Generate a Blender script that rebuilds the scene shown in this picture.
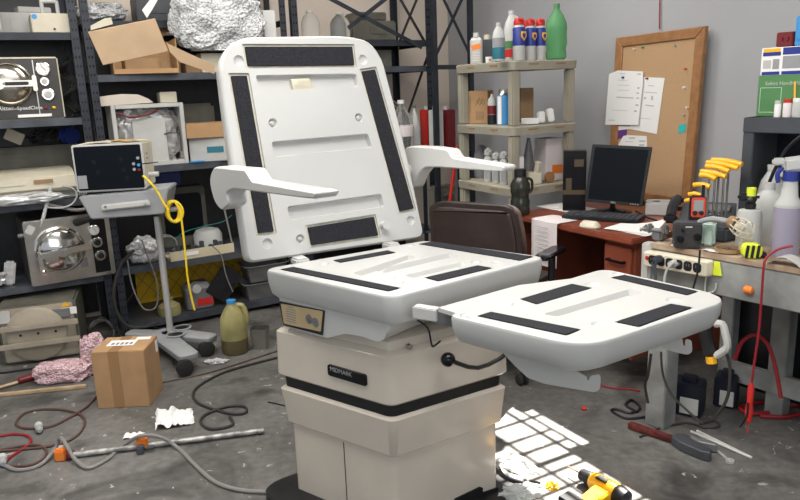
import bpy, bmesh, math, random
from mathutils import Vector, Matrix, noise
random.seed(7)
for o in list(bpy.data.objects): bpy.data.objects.remove(o)
S = bpy.context.scene; C = S.collection
pi = math.pi; R = math.radians

# ---------------------------------------------------------------- camera, world, sun, big lights, exposure
CAM_H, FPX, PITCH, ROLL = 1.45, 700.0, R(13), R(-2.2)
_f = Vector((0, math.cos(PITCH), -math.sin(PITCH))); _u0 = Vector((0, math.sin(PITCH), math.cos(PITCH))); _r0 = Vector((1, 0, 0))
_r = _r0*math.cos(ROLL) + _u0*math.sin(ROLL); _u = -_r0*math.sin(ROLL) + _u0*math.cos(ROLL)
EYE = Vector((0, 0, CAM_H))
cd = bpy.data.cameras.new('camera'); cam = bpy.data.objects.new('camera', cd); C.objects.link(cam)
cd.sensor_width = 36; cd.lens = FPX*36/800; cd.clip_start = .02; cd.clip_end = 200
cam.matrix_world = Matrix(((_r.x, _u.x, -_f.x, 0), (_r.y, _u.y, -_f.y, 0), (_r.z, _u.z, -_f.z, CAM_H), (0, 0, 0, 1)))
S.camera = cam
S.view_settings.view_transform = 'Standard'; S.view_settings.look = 'None'
S.view_settings.exposure = 0.6; S.view_settings.gamma = 1; S.view_settings.use_curve_mapping = False
W = bpy.data.worlds.new('sky'); S.world = W; W.use_nodes = True
W.node_tree.nodes['Background'].inputs[0].default_value = (.86, .93, 1, 1); W.node_tree.nodes['Background'].inputs[1].default_value = .36
SUN_AZ, SUN_EL = (.45, .893), R(62)
sd = bpy.data.lights.new('sun', 'SUN'); sun = bpy.data.objects.new('sun', sd); C.objects.link(sun)
sd.energy = 24; sd.angle = R(.36); sd.color = (1, .95, .87)
_sdir = Vector((SUN_AZ[0]*math.cos(SUN_EL), SUN_AZ[1]*math.cos(SUN_EL), math.sin(SUN_EL))).normalized()
sun.rotation_euler = _sdir.to_track_quat('Z', 'Y').to_euler()
def area(name, loc, aim, sx, sy, watts, col):
    d = bpy.data.lights.new(name, 'AREA'); o = bpy.data.objects.new(name, d); C.objects.link(o)
    d.shape = 'RECTANGLE'; d.size = sx; d.size_y = sy; d.energy = watts; d.color = col
    o.location = loc; o.rotation_euler = (Vector(loc)-Vector(aim)).to_track_quat('Z', 'Y').to_euler()
area('ceiling_area_light', (.1, 1.5, 2.9), (.1, 1.5, 0), 2.2, .8, 44, (1, .97, .93))
area('ceiling_area_light', (-1.4, 2.5, 2.9), (-1.4, 2.5, 0), 2.2, .8, 40, (1, .96, .9))
area('ceiling_area_light', (-.1, 3.9, 2.92), (-.1, 3.9, 0), 2.0, .5, 20, (1, .96, .9))  # extra light added to brighten the rear wall and shelf tops
area('front_fill_light', (.8, -1.6, 2.2), (.2, 2.6, .8), 2.4, 1.8, 26, (.95, .98, 1))  # soft fill added behind the camera; no doorway stands there

# ---------------------------------------------------------------- pixel <-> place helpers (they only measure positions in the room)
def ray(x, y): return _f + _r*((x-400)/FPX) + _u*((250-y)/FPX)
def AT(x, y, z=0.0):
    d = ray(x, y); return EYE + d*((z-CAM_H)/d.z)
def ONP(x, y, P, n):
    d = ray(x, y); return EYE + d*((Vector(P)-EYE).dot(n)/d.dot(n))
def vn(ang): return Vector((-math.sin(ang), math.cos(ang), 0))
def vx(ang): return Vector((math.cos(ang), math.sin(ang), 0))
def ONV(x, y, P, ang): return ONP(x, y, P, vn(ang))
def HT(P, py):
    v0 = Vector((P[0], P[1], 0))-EYE; k = (250-py)/FPX
    a0, a1, b0, b1 = v0.dot(_u), _u.z, v0.dot(_f), _f.z
    return (k*b0-a0)/(a1-k*b1)
def PX(P):
    v = Vector(P)-EYE; return 400+FPX*v.dot(_r)/v.dot(_f), 250-FPX*v.dot(_u)/v.dot(_f)
def fit(x0, x1, yt, yb, z, ang=0.0):
    """object whose front bottom edge is at row yb on a surface of height z: front-bottom centre, width, height"""
    P = AT((x0+x1)/2, yb, z); ym = (yt+yb)/2
    a = ONV(x0, ym, P, ang); b = ONV(x1, ym, P, ang)
    return P, (b-a).length, HT(P, yt)-z
def fitp(x0, x1, yt, z, P0, ang, dep, oang=None):
    """object standing on height z, dep behind the vertical plane through P0"""
    Q = Vector(P0)+vn(ang)*dep; xm = (x0+x1)/2; yb = yt+30
    for k in range(4):
        p = ONV(xm, (yt+yb)/2, Q, ang); yb = PX((p.x, p.y, z))[1]
    p.z = z; oa = ang if oang is None else oang
    a = ONV(x0, (yt+yb)/2, p, oa); b = ONV(x1, (yt+yb)/2, p, oa)
    return p, (b-a).length, HT(p, yt)-z

# ---------------------------------------------------------------- mesh builder
def rrect(x0, x1, y0, y1, r, n=5):
    r = min(r, (x1-x0)/2-1e-4, (y1-y0)/2-1e-4); o = []
    for cx, cy, a in ((x1-r, y0+r, -90), (x1-r, y1-r, 0), (x0+r, y1-r, 90), (x0+r, y0+r, 180)):
        for i in range(n+1):
            t = R(a+90*i/n); o.append((cx+r*math.cos(t), cy+r*math.sin(t)))
    return o
def inset(poly, i):
    n = len(poly); out = []
    ar = sum(poly[k][0]*poly[(k+1) % n][1]-poly[(k+1) % n][0]*poly[k][1] for k in range(n)); s = 1 if ar > 0 else -1
    for k in range(n):
        p0, p1, p2 = (Vector(poly[j % n][:2]) for j in (k-1, k, k+1))
        e1 = (p1-p0).normalized(); e2 = (p2-p1).normalized()
        n1 = Vector((-e1.y, e1.x))*s; n2 = Vector((-e2.y, e2.x))*s
        m = n1+n2; d = m.length_squared/2
        out.append(p1+m*(i/max(d, .2)))
    return out
def roundpoly(poly, rad, n=5):
    out = []; N = len(poly)
    for k in range(N):
        p0, p1, p2 = (Vector(poly[j % N][:2]) for j in (k-1, k, k+1)); r = rad[k] if isinstance(rad, (list, tuple)) else rad
        a = (p0-p1); b = (p2-p1); r = min(r, a.length*.49, b.length*.49)
        A = p1+a.normalized()*r; B = p1+b.normalized()*r
        for i in range(n+1):
            t = i/n; out.append(A*(1-t)**2+p1*2*t*(1-t)+B*t*t)
    return out
class MB:
    def __init__(s): s.bm = bmesh.new(); s.M = None
    def _v(s, p): return s.bm.verts.new(s.M @ Vector(p) if s.M else Vector(p))
    def _f(s, vs):
        try: s.bm.faces.new(vs)
        except ValueError: pass
    def rings(s, rings, cap=True, close=True):
        V = [[s._v(p) for p in r] for r in rings]
        for a, b in zip(V[:-1], V[1:]):
            n = len(a)
            for i in range(n if close else n-1): s._f((a[i], a[(i+1) % n], b[(i+1) % n], b[i]))
        if cap: s._f(list(reversed(V[0]))); s._f(V[-1])
        return s
    def box(s, c, d, bev=0, rz=0, rx=0, ry=0, seg=2):
        M = Matrix.Translation(c) @ Matrix.Rotation(rz, 4, 'Z') @ Matrix.Rotation(ry, 4, 'Y') @ Matrix.Rotation(rx, 4, 'X') @ Matrix.Diagonal((*d, 1))
        if s.M: M = s.M @ M
        g = bmesh.ops.create_cube(s.bm, size=1, matrix=M)
        if bev > 0:
            es = list({e for v in g['verts'] for e in v.link_edges})
            bmesh.ops.bevel(s.bm, geom=es, offset=bev, segments=seg, affect='EDGES', clamp_overlap=True)
        return s
    def slab(s, poly, levels, rad=0, n=5, fr=None):
        """outline lofted through (height, inset); fr=(O,X,Y,Z)"""
        rs = []
        for z, i in levels:
            q = inset(poly, i) if i else [Vector(p[:2]) for p in poly]
            rr = [max(x-i, .002) for x in rad] if isinstance(rad, (list, tuple)) else max(rad-i, .002)
            q = roundpoly(q, rr, n) if (rad if not isinstance(rad, (list, tuple)) else True) else q
            rs.append([(fr[0]+fr[1]*p.x+fr[2]*p.y+fr[3]*z) if fr else (p.x, p.y, z) for p in q])
        return s.rings(rs)
    def prism(s, pts, vec):
        v = Vector(vec); return s.rings([[Vector(p) for p in pts], [Vector(p)+v for p in pts]])
    def cyl(s, p, q, r, r2=None, n=16, cap=True):
        p, q = Vector(p), Vector(q); r2 = r if r2 is None else r2
        d = (q-p).normalized(); a = d.orthogonal().normalized(); b = d.cross(a)
        return s.rings([[c+a*(rr*math.cos(2*pi*i/n))+b*(rr*math.sin(2*pi*i/n)) for i in range(n)] for c, rr in ((p, r), (q, r2))], cap)
    def lathe(s, prof, n=20, c=(0, 0, 0), sx=1, sy=1):
        return s.rings([[(c[0]+r*sx*math.cos(2*pi*i/n), c[1]+r*sy*math.sin(2*pi*i/n), c[2]+z) for i in range(n)] for r, z in prof])
    def lathe_ax(s, prof, O, ax, n=20):
        O = Vector(O); d = Vector(ax).normalized(); a = d.orthogonal().normalized(); b = d.cross(a)
        return s.rings([[O+d*z+a*(r*math.cos(2*pi*i/n))+b*(r*math.sin(2*pi*i/n)) for i in range(n)] for r, z in prof])
    def tube(s, pts, r, n=8, smooth=4, closed=False):
        P = [Vector(p) for p in pts]
        if smooth and len(P) > 2:
            Q = []; N = len(P)
            for i in range(N if closed else N-1):
                if closed: p0, p1, p2, p3 = (P[(i+k) % N] for k in (-1, 0, 1, 2))
                else: p0, p1, p2, p3 = P[max(i-1, 0)], P[i], P[i+1], P[min(i+2, N-1)]
                for k in range(smooth):
                    t = k/smooth
                    Q.append(.5*((2*p1)+(p2-p0)*t+(2*p0-5*p1+4*p2-p3)*t*t+(3*p1-p0-3*p2+p3)*t**3))
            if not closed: Q.append(P[-1])
            P = Q
        rs = []; up = None; N = len(P)
        for i, p in enumerate(P):
            d = (P[(i+1) % N]-P[i-1]) if closed else (P[min(i+1, N-1)]-P[max(i-1, 0)])
            if d.length < 1e-9: d = Vector((1, 0, 0))
            d.normalize()
            if up is None: up = d.orthogonal().normalized()
            up = (up-d*up.dot(d));  up = up.normalized() if up.length > 1e-6 else d.orthogonal().normalized()
            b = d.cross(up)
            rs.append([p+up*(r*math.cos(2*pi*k/n))+b*(r*math.sin(2*pi*k/n)) for k in range(n)])
        if closed: rs.append(rs[0]); return s.rings(rs, cap=False)
        return s.rings(rs)
    def ball(s, c, r, sc=(1, 1, 1), sub=2):
        M = Matrix.Translation(c) @ Matrix.Diagonal((*sc, 1))
        if s.M: M = s.M @ M
        bmesh.ops.create_icosphere(s.bm, subdivisions=sub, radius=r, matrix=M); return s
    def blob(s, c, sc, amp, freq, sub=4, seed=0.0, floor=None, sq=1.0):
        g = bmesh.ops.create_icosphere(s.bm, subdivisions=sub, radius=1)
        for v in g['verts']:
            d = v.co.normalized()
            if sq != 1: d = Vector([math.copysign(abs(t)**sq, t) for t in d])
            k = 1+amp*(noise.noise(d*freq+Vector((seed, seed*1.7, 3)))+.6*abs(noise.noise(d*freq*2.3+Vector((seed, 9, seed)))))
            p = Vector((d.x*sc[0]*k, d.y*sc[1]*k, d.z*sc[2]*k))+Vector(c)
            if floor is not None and p.z < floor: p.z = floor
            v.co = s.M @ p if s.M else p
        return s
    def sheet(s, nx, ny, fn, th=.0008):
        """a thin solid sheet: fn(u,v) -> point"""
        V = [[fn(i/nx, j/ny) for j in range(ny+1)] for i in range(nx+1)]
        top = [[s._v(p) for p in c] for c in V]; bot = [[s._v(Vector(p)-Vector((0, 0, 1))*th) for p in c] for c in V]
        for i in range(nx):
            for j in range(ny):
                s._f((top[i][j], top[i+1][j], top[i+1][j+1], top[i][j+1])); s._f((bot[i][j], bot[i][j+1], bot[i+1][j+1], bot[i+1][j]))
        for i in range(nx):
            s._f((top[i][0], bot[i][0], bot[i+1][0], top[i+1][0])); s._f((top[i][ny], top[i+1][ny], bot[i+1][ny], bot[i][ny]))
        for j in range(ny):
            s._f((top[0][j], top[0][j+1], bot[0][j+1], bot[0][j])); s._f((top[nx][j], bot[nx][j], bot[nx][j+1], top[nx][j+1]))
        return s
    def build(s, name, m, parent=None, smooth=True, world=False, label=None, carve=None, stuff=False):
        bmesh.ops.recalc_face_normals(s.bm, faces=s.bm.faces)
        me = bpy.data.meshes.new(name)
        s.bm.to_mesh(me); s.bm.free()
        if world and parent is not None: me.transform(MW[parent.name].inverted())
        me.materials.append(m)
        if carve is not None:
            for cut_ in (carve if isinstance(carve, list) else [carve]):
                a = bpy.data.objects.new('t1', me); C.objects.link(a)
                cm = bpy.data.meshes.new('t2'); bmesh.ops.recalc_face_normals(cut_.bm, faces=cut_.bm.faces); cut_.bm.to_mesh(cm); cut_.bm.free()
                if world and parent is not None: cm.transform(MW[parent.name].inverted())
                b = bpy.data.objects.new('t2', cm); C.objects.link(b)
                md = a.modifiers.new('b', 'BOOLEAN'); md.operation = 'DIFFERENCE'; md.solver = 'EXACT'; md.object = b
                bpy.context.view_layer.update()
                me = bpy.data.meshes.new_from_object(a.evaluated_get(bpy.context.evaluated_depsgraph_get()))
                bpy.data.objects.remove(a); bpy.data.objects.remove(b); me.name = name
            if not me.materials: me.materials.append(m)
        if smooth:
            for p in me.polygons: p.use_smooth = True
            try: me.set_sharp_from_angle(angle=R(38))
            except Exception: pass
        o = bpy.data.objects.new(name, me); C.objects.link(o)
        if carve is not None:
            md = o.modifiers.new('wn', 'WEIGHTED_NORMAL'); md.keep_sharp = True; md.weight = 100
        if parent is not None:
            o.parent = parent
            if parent.name in MW: MW[o.name] = MW[parent.name]
        if label: o['label'] = label
        if stuff: o['kind'] = 'stuff'
        return o
def pattern(o, mb, m, world=False):
    """a surface pattern (print, slots) added to a part's own mesh in a second material"""
    me2 = bpy.data.meshes.new('p'); bmesh.ops.recalc_face_normals(mb.bm, faces=mb.bm.faces); mb.bm.to_mesh(me2); mb.bm.free()
    if world: me2.transform(MW[o.name].inverted())
    b = bmesh.new(); b.from_mesh(o.data); n = len(b.faces); k = len(o.data.materials); b.from_mesh(me2); b.faces.ensure_lookup_table()
    for f in b.faces[n:]: f.material_index = k
    b.to_mesh(o.data); b.free(); o.data.materials.append(m); bpy.data.meshes.remove(me2)
MW = {}
USED = {}
def thing(name, label, cat, loc=(0, 0, 0), rz=0.0, group=None):
    o = bpy.data.objects.new(name, None); C.objects.link(o); o.empty_display_size = .1
    o.location = loc; o.rotation_euler = (0, 0, rz); o['label'] = label; o['category'] = cat
    if group: o['group'] = group
    MW[o.name] = Matrix.Translation(loc) @ Matrix.Rotation(rz, 4, 'Z')
    return o
def tag(o, label, cat, group=None):
    o['label'] = label; o['category'] = cat
    if group: o['group'] = group
    return o
def place(o, loc, rz=0.0): o.location = loc; o.rotation_euler = (0, 0, rz); return o
def struct(name, mb, m): 
    o = mb.build(name, m, smooth=False); o['kind'] = 'structure'; return o
def dup(root, loc, rz, label, group=None):
    r = root.copy(); C.objects.link(r); r.location = loc; r.rotation_euler = (0, 0, rz); r['label'] = label
    if group: r['group'] = group
    for ch in list(root.children):
        c = ch.copy(); C.objects.link(c); c.parent = r
        for g in list(ch.children):
            d = g.copy(); C.objects.link(d); d.parent = c
    return r
def text(body, size, M, m, parent, name='lettering', ext=.0006, align='CENTER'):
    cu = bpy.data.curves.new(name, 'FONT'); cu.body = body; cu.size = size; cu.extrude = ext; cu.align_x = align; cu.align_y = 'CENTER'
    t = bpy.data.objects.new('t', cu); C.objects.link(t); bpy.context.view_layer.update()
    me = bpy.data.meshes.new_from_object(t.evaluated_get(bpy.context.evaluated_depsgraph_get())); bpy.data.objects.remove(t)
    me.transform(M); me.materials.clear(); me.materials.append(m); me.name = name
    o = bpy.data.objects.new(name, me); C.objects.link(o); o.parent = parent; MW[o.name] = MW[parent.name]; return o
def FACE(O, X, Y):   # text frame: origin, right, up
    X = Vector(X).normalized(); Y = Vector(Y).normalized(); Z = X.cross(Y)
    return Matrix(((X.x, Y.x, Z.x, O[0]), (X.y, Y.y, Z.y, O[1]), (X.z, Y.z, Z.z, O[2]), (0, 0, 0, 1)))
FRONT = lambda x, y, z: FACE((x, y, z), (1, 0, 0), (0, 0, 1))   # a face looking towards local -y

# ---------------------------------------------------------------- materials
def mat(name, col, rough=.5, metal=0.0, var=.0, scale=8.0, bump=0.0, bscale=None, trans=0.0, ior=1.45, emit=None, alpha=1.0, col2=None, coat=0.0, detail=4, spec=.5):
    m = bpy.data.materials.new(name); m.use_nodes = True; nt = m.node_tree; b = nt.nodes['Principled BSDF']
    b.inputs['Base Color'].default_value = (*col, 1); b.inputs['Roughness'].default_value = rough; b.inputs['Metallic'].default_value = metal
    b.inputs['Transmission Weight'].default_value = trans; b.inputs['IOR'].default_value = ior; b.inputs['Alpha'].default_value = alpha
    b.inputs['Coat Weight'].default_value = coat; b.inputs['Specular IOR Level'].default_value = spec
    if emit: b.inputs['Emission Color'].default_value = (*emit[:3], 1); b.inputs['Emission Strength'].default_value = emit[3]
    if var or bump or col2:
        tc = nt.nodes.new('ShaderNodeTexCoord')
        nz = nt.nodes.new('ShaderNodeTexNoise'); nz.inputs['Scale'].default_value = scale; nz.inputs['Detail'].default_value = detail
        nt.links.new(tc.outputs['Object'], nz.inputs['Vector'])
        if var or col2:
            mx = nt.nodes.new('ShaderNodeMix'); mx.data_type = 'RGBA'
            mx.inputs[6].default_value = (*[max(0, c*(1-var)) for c in col], 1); mx.inputs[7].default_value = (*(col2 or [min(1, c*(1+var)) for c in col]), 1)
            rp = nt.nodes.new('ShaderNodeMapRange'); rp.inputs[1].default_value = .365; rp.inputs[2].default_value = .65
            nt.links.new(nz.outputs['Fac'], rp.inputs[0]); nt.links.new(rp.outputs[0], mx.inputs[0]); nt.links.new(mx.outputs[2], b.inputs['Base Color'])
        if bump:
            n2 = nz
            if bscale:
                n2 = nt.nodes.new('ShaderNodeTexNoise'); n2.inputs['Scale'].default_value = bscale; n2.inputs['Detail'].default_value = 3; nt.links.new(tc.outputs['Object'], n2.inputs['Vector'])
            bp = nt.nodes.new('ShaderNodeBump'); bp.inputs['Strength'].default_value = bump; bp.inputs['Distance'].default_value = .004
            nt.links.new(n2.outputs['Fac'], bp.inputs['Height']); nt.links.new(bp.outputs['Normal'], b.inputs['Normal'])
    return m
def bubblemat(name, c0, c1, sc):
    m = mat(name, c0, .42); nt = m.node_tree; b = nt.nodes['Principled BSDF']; N = nt.nodes.new; L = nt.links.new
    tc = N('ShaderNodeTexCoord'); v = N('ShaderNodeTexVoronoi'); v.inputs['Scale'].default_value = sc; L(tc.outputs['Object'], v.inputs['Vector'])
    n = N('ShaderNodeTexNoise'); n.inputs['Scale'].default_value = sc*.6; n.inputs['Detail'].default_value = 5; n.inputs['Distortion'].default_value = 1.5; L(tc.outputs['Object'], n.inputs['Vector'])
    r = N('ShaderNodeMapRange'); r.inputs[1].default_value = .38; r.inputs[2].default_value = .66; L(n.outputs['Fac'], r.inputs[0])
    x = N('ShaderNodeMix'); x.data_type = 'RGBA'; x.inputs[6].default_value = (*c0, 1); x.inputs[7].default_value = (*c1, 1); L(r.outputs[0], x.inputs[0]); L(x.outputs[2], b.inputs['Base Color'])
    p = N('ShaderNodeBump'); p.inputs['Strength'].default_value = 1; p.inputs['Distance'].default_value = .012; p.invert = True; L(v.outputs['Distance'], p.inputs['Height'])
    q = N('ShaderNodeBump'); q.inputs['Strength'].default_value = .6; q.inputs['Distance'].default_value = .012; L(n.outputs['Fac'], q.inputs['Height']); L(p.outputs[0], q.inputs['Normal']); L(q.outputs[0], b.inputs['Normal'])
    b.inputs['Coat Weight'].default_value = .2; b.inputs['Coat Roughness'].default_value = .08
    return m
M_ = dict(
 shadedbeige=mat('shaded_beige_enamel', (.37, .32, .25), .45, var=.1, scale=8),  # beige enamel with the shade under the shelving put into its colour
 doorm=mat('bronzed_steel', (.50, .46, .40), .2, metal=1, var=.1, scale=6),
 wornred=mat('worn_red_paint', (.10, .014, .012), .5, var=.4, scale=30, col2=(.16, .03, .025)),
 rodm=mat('bright_steel', (.72, .72, .70), .35, metal=.5),
 goldp=mat('dull_gold_print', (.085, .06, .03), .5),
 tealliq=mat('teal_liquid', (.03, .17, .23), .4),
 wearpipe=mat('worn_pipe', (.30, .29, .28), .45, metal=.5, var=.35, scale=25, col2=(.55, .54, .52)),
 flask=mat('smoky_plastic', (.03, .032, .025), .2),
  white=mat('white_plastic', (.54, .54, .525), .32, var=.03, scale=3, coat=.15),
 cream=mat('cream_enamel', (.62, .555, .475), .24, var=.05, scale=4, coat=.35),
 beige=mat('beige_plastic', (.62, .57, .45), .5, var=.07, scale=5),
 beigeshelf=mat('tan_plastic', (.34, .315, .25), .55, var=.08, scale=5, bump=.1),
 velcro=mat('black_velcro', (.010, .011, .017), .95, var=.5, scale=300, bump=.5, col2=(.028, .029, .036)),
 glue=mat('dried_glue', (.55, .52, .43), .6, var=.1, scale=40),
 black=mat('black_plastic', (.013, .013, .015), .4, var=.2, scale=20),
 gloss=mat('gloss_black', (.008, .008, .01), .2, spec=.35),
 rubber=mat('black_rubber', (.016, .016, .016), .7, bump=.1, scale=60),
 dgrey=mat('dark_grey_paint', (.055, .06, .07), .5, var=.15, scale=6),
 slate=mat('slate_steel', (.030, .034, .045), .45, metal=.3, var=.2, scale=9),
 slateL=mat('worn_slate_steel', (.07, .077, .092), .45, metal=.3, var=.25, scale=9),
 grey=mat('grey_plastic', (.30, .31, .32), .5, var=.06, scale=6),
 mgrey=mat('mid_grey_metal', (.19, .19, .19), .5, metal=.3, var=.2, scale=10),
 lgrey=mat('light_grey_plastic', (.5, .5, .48), .5, var=.08, scale=6),
 benchgrey=mat('grey_painted_steel', (.23, .235, .23), .5, var=.2, scale=7, col2=(.33, .34, .33)),
 chrome=mat('chrome', (.72, .70, .67), .13, metal=1, bump=.05, scale=6),
 steel=mat('brushed_steel', (.52, .50, .47), .3, metal=1, var=.1, scale=12),
 alu=mat('aluminium', (.62, .61, .60), .35, metal=.6, var=.05),
 card=mat('cardboard', (.42, .25, .125), .8, var=.07, scale=9, bump=.08, bscale=80),
 card2=mat('pale_cardboard', (.62, .44, .28), .8, var=.06, scale=9),
 card3=mat('dark_cardboard', (.30, .19, .10), .85, var=.12, scale=9),
 tape=mat('packing_tape', (.33, .19, .09), .2),
 paper=mat('white_paper', (.82, .81, .79), .8),
 ink=mat('printed_ink', (.22, .22, .24), .8),
 print=mat('faint_print', (.48, .48, .5), .8),
 yellow=mat('yellow_plastic', (.82, .50, .02), .35, var=.08),
 hexy=mat('amber_plastic', (.9, .46, .02), .3, coat=.3),
 ycable=mat('yellow_cable', (.85, .6, .03), .4),
 orange=mat('orange_paint', (.82, .22, .03), .45),
 red=mat('red_plastic', (.55, .025, .02), .4),
 redc=mat('red_cable', (.26, .014, .022), .45),
 dred=mat('dark_red', (.16, .012, .016), .45),
 green=mat('green_card', (.085, .23, .085), .6, var=.05),
 gplas=mat('green_bottle', (.20, .52, .24), .12, trans=.55, ior=1.2),
 blue=mat('blue_plastic', (.022, .04, .24), .4),
 lblue=mat('light_blue_plastic', (.05, .28, .62), .45),
 navy=mat('navy_plastic', (.006, .008, .02), .5, var=.2),
 teal=mat('teal_paper', (.03, .45, .43), .8),
 purple=mat('purple_paper', (.12, .04, .2), .8),
 clear=mat('clear_plastic', (.9, .92, .92), .12, trans=.9, ior=1.15),
 frost=mat('frosted_plastic', (.72, .73, .71), .45, trans=.35, ior=1.2, var=.04),
 bubble=bubblemat('bubble_wrap', (.46, .465, .47), (.76, .775, .79), 60),
 pinkb=bubblemat('pink_bubble_wrap', (.62, .38, .42), (.85, .62, .65), 75),
 foil=mat('crumpled_film', (.5, .5, .5), .25, metal=.25, var=.15, scale=25, bump=.9, bscale=25),
 cherry=mat('cherry_laminate', (.235, .062, .035), .3, var=.22, scale=5, coat=.15),
 leather=mat('brown_leather', (.026, .015, .013), .38, var=.12, scale=12, bump=.25, bscale=120),
 wood=mat('wood_strip', (.45, .33, .2), .6, var=.2, scale=20),
 cork=mat('cork', (.47, .30, .165), .9, var=.05, scale=160, bump=.1),
 oak=mat('oak_frame', (.33, .16, .065), .5, var=.15, scale=20),
 ply=mat('worn_plywood', (.38, .26, .17), .7, var=.25, scale=12, col2=(.5, .4, .3)),
 olive=mat('olive_liquid_plastic', (.40, .36, .16), .35, trans=.2, ior=1.3, var=.2, scale=10),
 oliveD=mat('brown_liquid', (.13, .105, .05), .3, var=.1),
 purpleliq=mat('lilac_liquid', (.42, .39, .50), .2, trans=.25, ior=1.3),
 screen=mat('dark_screen', (.004, .006, .009), .3, spec=.2),
 panel=mat('charcoal_panel', (.045, .042, .04), .38, var=.1),
 neon=mat('fluorescent_yellow', (.75, .85, .05), .5),
 mint=mat('mint_plastic', (.62, .78, .68), .35, trans=.15),
 label=mat('gold_label', (.47, .36, .20), .5, var=.06),
 pcb=mat('tan_circuit_board', (.60, .52, .36), .6, var=.08),
 grime=mat('olive_grey_equipment', (.13, .125, .10), .55, var=.2, scale=8),
 tealw=mat('teal_wire', (.01, .16, .15), .5),
 gcable=mat('grey_cable', (.22, .21, .2), .5),
 dcable=mat('dark_cable', (.035, .032, .03), .55),
 brcable=mat('brown_cable', (.10, .055, .045), .55),
 skin=mat('light_pink_paper', (.74, .68, .68), .8),
)

# ---------------------------------------------------------------- the room
LA = R(29); LP = Vector((-1.73, 4.17, 0))            # shelving front line along the far left wall
RA = R(-61)                                           # the right wall runs this way; the desk stands along it
r1 = vn(RA); r2 = vx(RA)                              # r1 towards the right wall, r2 along it towards the camera
def RM(a, b, z=0.0): return r1*a+r2*b+Vector((0, 0, z))
WALL = 3.34; CEIL = 3.0
def floor_mat():
    m = bpy.data.materials.new('stained_concrete'); m.use_nodes = True; nt = m.node_tree; b = nt.nodes['Principled BSDF']
    N = nt.nodes.new; L = nt.links.new
    tc = N('ShaderNodeTexCoord')
    def nz(s, d, dist=0):
        n = N('ShaderNodeTexNoise'); n.inputs['Scale'].default_value = s; n.inputs['Detail'].default_value = d; n.inputs['Distortion'].default_value = dist; L(tc.outputs['Object'], n.inputs['Vector']); return n
    def ramp(src, stops):
        r = N('ShaderNodeValToRGB'); L(src.outputs['Fac'], r.inputs['Fac'])
        r.color_ramp.elements[0].position, r.color_ramp.elements[0].color = stops[0]; r.color_ramp.elements[1].position, r.color_ramp.elements[1].color = stops[1]
        for p, c in stops[2:]:
            e = r.color_ramp.elements.new(p); e.color = c
        return r
    def mix(a, bb, fac, mode='MIX'):
        x = N('ShaderNodeMix'); x.data_type = 'RGBA'; x.blend_type = mode
        L(a, x.inputs[6]); L(bb, x.inputs[7])
        if isinstance(fac, float): x.inputs[0].default_value = fac
        else: L(fac, x.inputs[0])
        return x.outputs[2]
    base = ramp(nz(1.3, 8, .6), [(.3, (.10, .096, .089, 1)), (.7, (.175, .169, .158, 1))])
    fine = ramp(nz(26, 6), [(.3, (.72, .72, .72, 1)), (.7, (1.15, 1.15, 1.15, 1))])
    c = mix(base.outputs[0], fine.outputs[0], 1.0, 'MULTIPLY')
    dark = N('ShaderNodeRGB'); dark.outputs[0].default_value = (.03, .029, .028, 1)
    c = mix(c, dark.outputs[0], ramp(nz(2.6, 7, 1.2), [(.50, (0, 0, 0, 1)), (.66, (.8, .8, .8, 1))]).outputs[0])
    pale = N('ShaderNodeRGB'); pale.outputs[0].default_value = (.46, .45, .43, 1)
    c = mix(c, pale.outputs[0], ramp(nz(19, 4, .8), [(.67, (0, 0, 0, 1)), (.71, (.8, .8, .8, 1))]).outputs[0])
    L(c, b.inputs['Base Color']); 
    rg = ramp(nz(3, 5), [(.3, (.45, .45, .45, 1)), (.7, (.75, .75, .75, 1))]); L(rg.outputs[0], b.inputs['Roughness'])
    bp = N('ShaderNodeBump'); bp.inputs['Strength'].default_value = .25; bp.inputs['Distance'].default_value = .004
    L(nz(40, 5).outputs['Fac'], bp.inputs['Height']); L(bp.outputs[0], b.inputs['Normal'])
    return m
f = MB(); f.box((0, 2, -.05), (14, 14, .1)); struct('floor', f, floor_mat())
wallm = mat('grey_wall_paint', (.40, .405, .42), .7, var=.04, scale=1.2, bump=.05)
wallb = mat('beige_wall_paint', (.74, .64, .55), .8, var=.03, scale=1.5)
LDEP = .52
lw = LP+vn(LA)*(LDEP+.06)
cor_t = (WALL-lw.dot(r1))/vx(LA).dot(r1)
w = MB(); c = lw+vx(LA)*(cor_t-3)+vn(LA)*.05; w.box((c.x, c.y, CEIL/2), (6.2, .1, CEIL), rz=LA); struct('wall_left', w, wallb)
corner = lw+vx(LA)*cor_t; b0 = corner.dot(r2)
w = MB(); c = r1*(WALL+.05)+r2*(b0+3.6); w.box((c.x, c.y, CEIL/2), (7.4, .1, CEIL), rz=RA); struct('wall_right', w, wallm)
# ceiling with a barred skylight (its bars throw the bright grid on the floor)
shift = Vector((SUN_AZ[0], SUN_AZ[1], 0)).normalized()*(CEIL/math.tan(SUN_EL))
sh1, sh2 = shift.dot(r1), shift.dot(r2)
HA, HB = (1.40, 1.97), (-2.40, -1.30)
ceil = MB()
def cb(a0, a1, c0, c1, zc=CEIL+.05, th=.1):
    c = RM((a0+a1)/2+sh1, (c0+c1)/2+sh2); ceil.box((c.x, c.y, zc), (c1-c0, a1-a0, th), rz=RA)
cb(-6, HA[0], -4.2, 5); cb(HA[1], 2.5, -4.2, 5); cb(HA[0], HA[1], -4.2, HB[0]); cb(HA[0], HA[1], HB[1], 5); cb(HA[0], 1.636, HB[0], -2.10)  # last slab is added to keep the sun off the seat
struct('ceiling', ceil, mat('white_ceiling', (.75, .75, .74), .8, var=.02))
ceil = MB()
for a0, a1 in ((1.808, 1.828), (1.872, 1.888), (1.636, 1.652), (1.49, 1.506)): cb(a0, a1, HB[0], HB[1], CEIL+.004, .008)
k = HB[0]+.15
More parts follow.
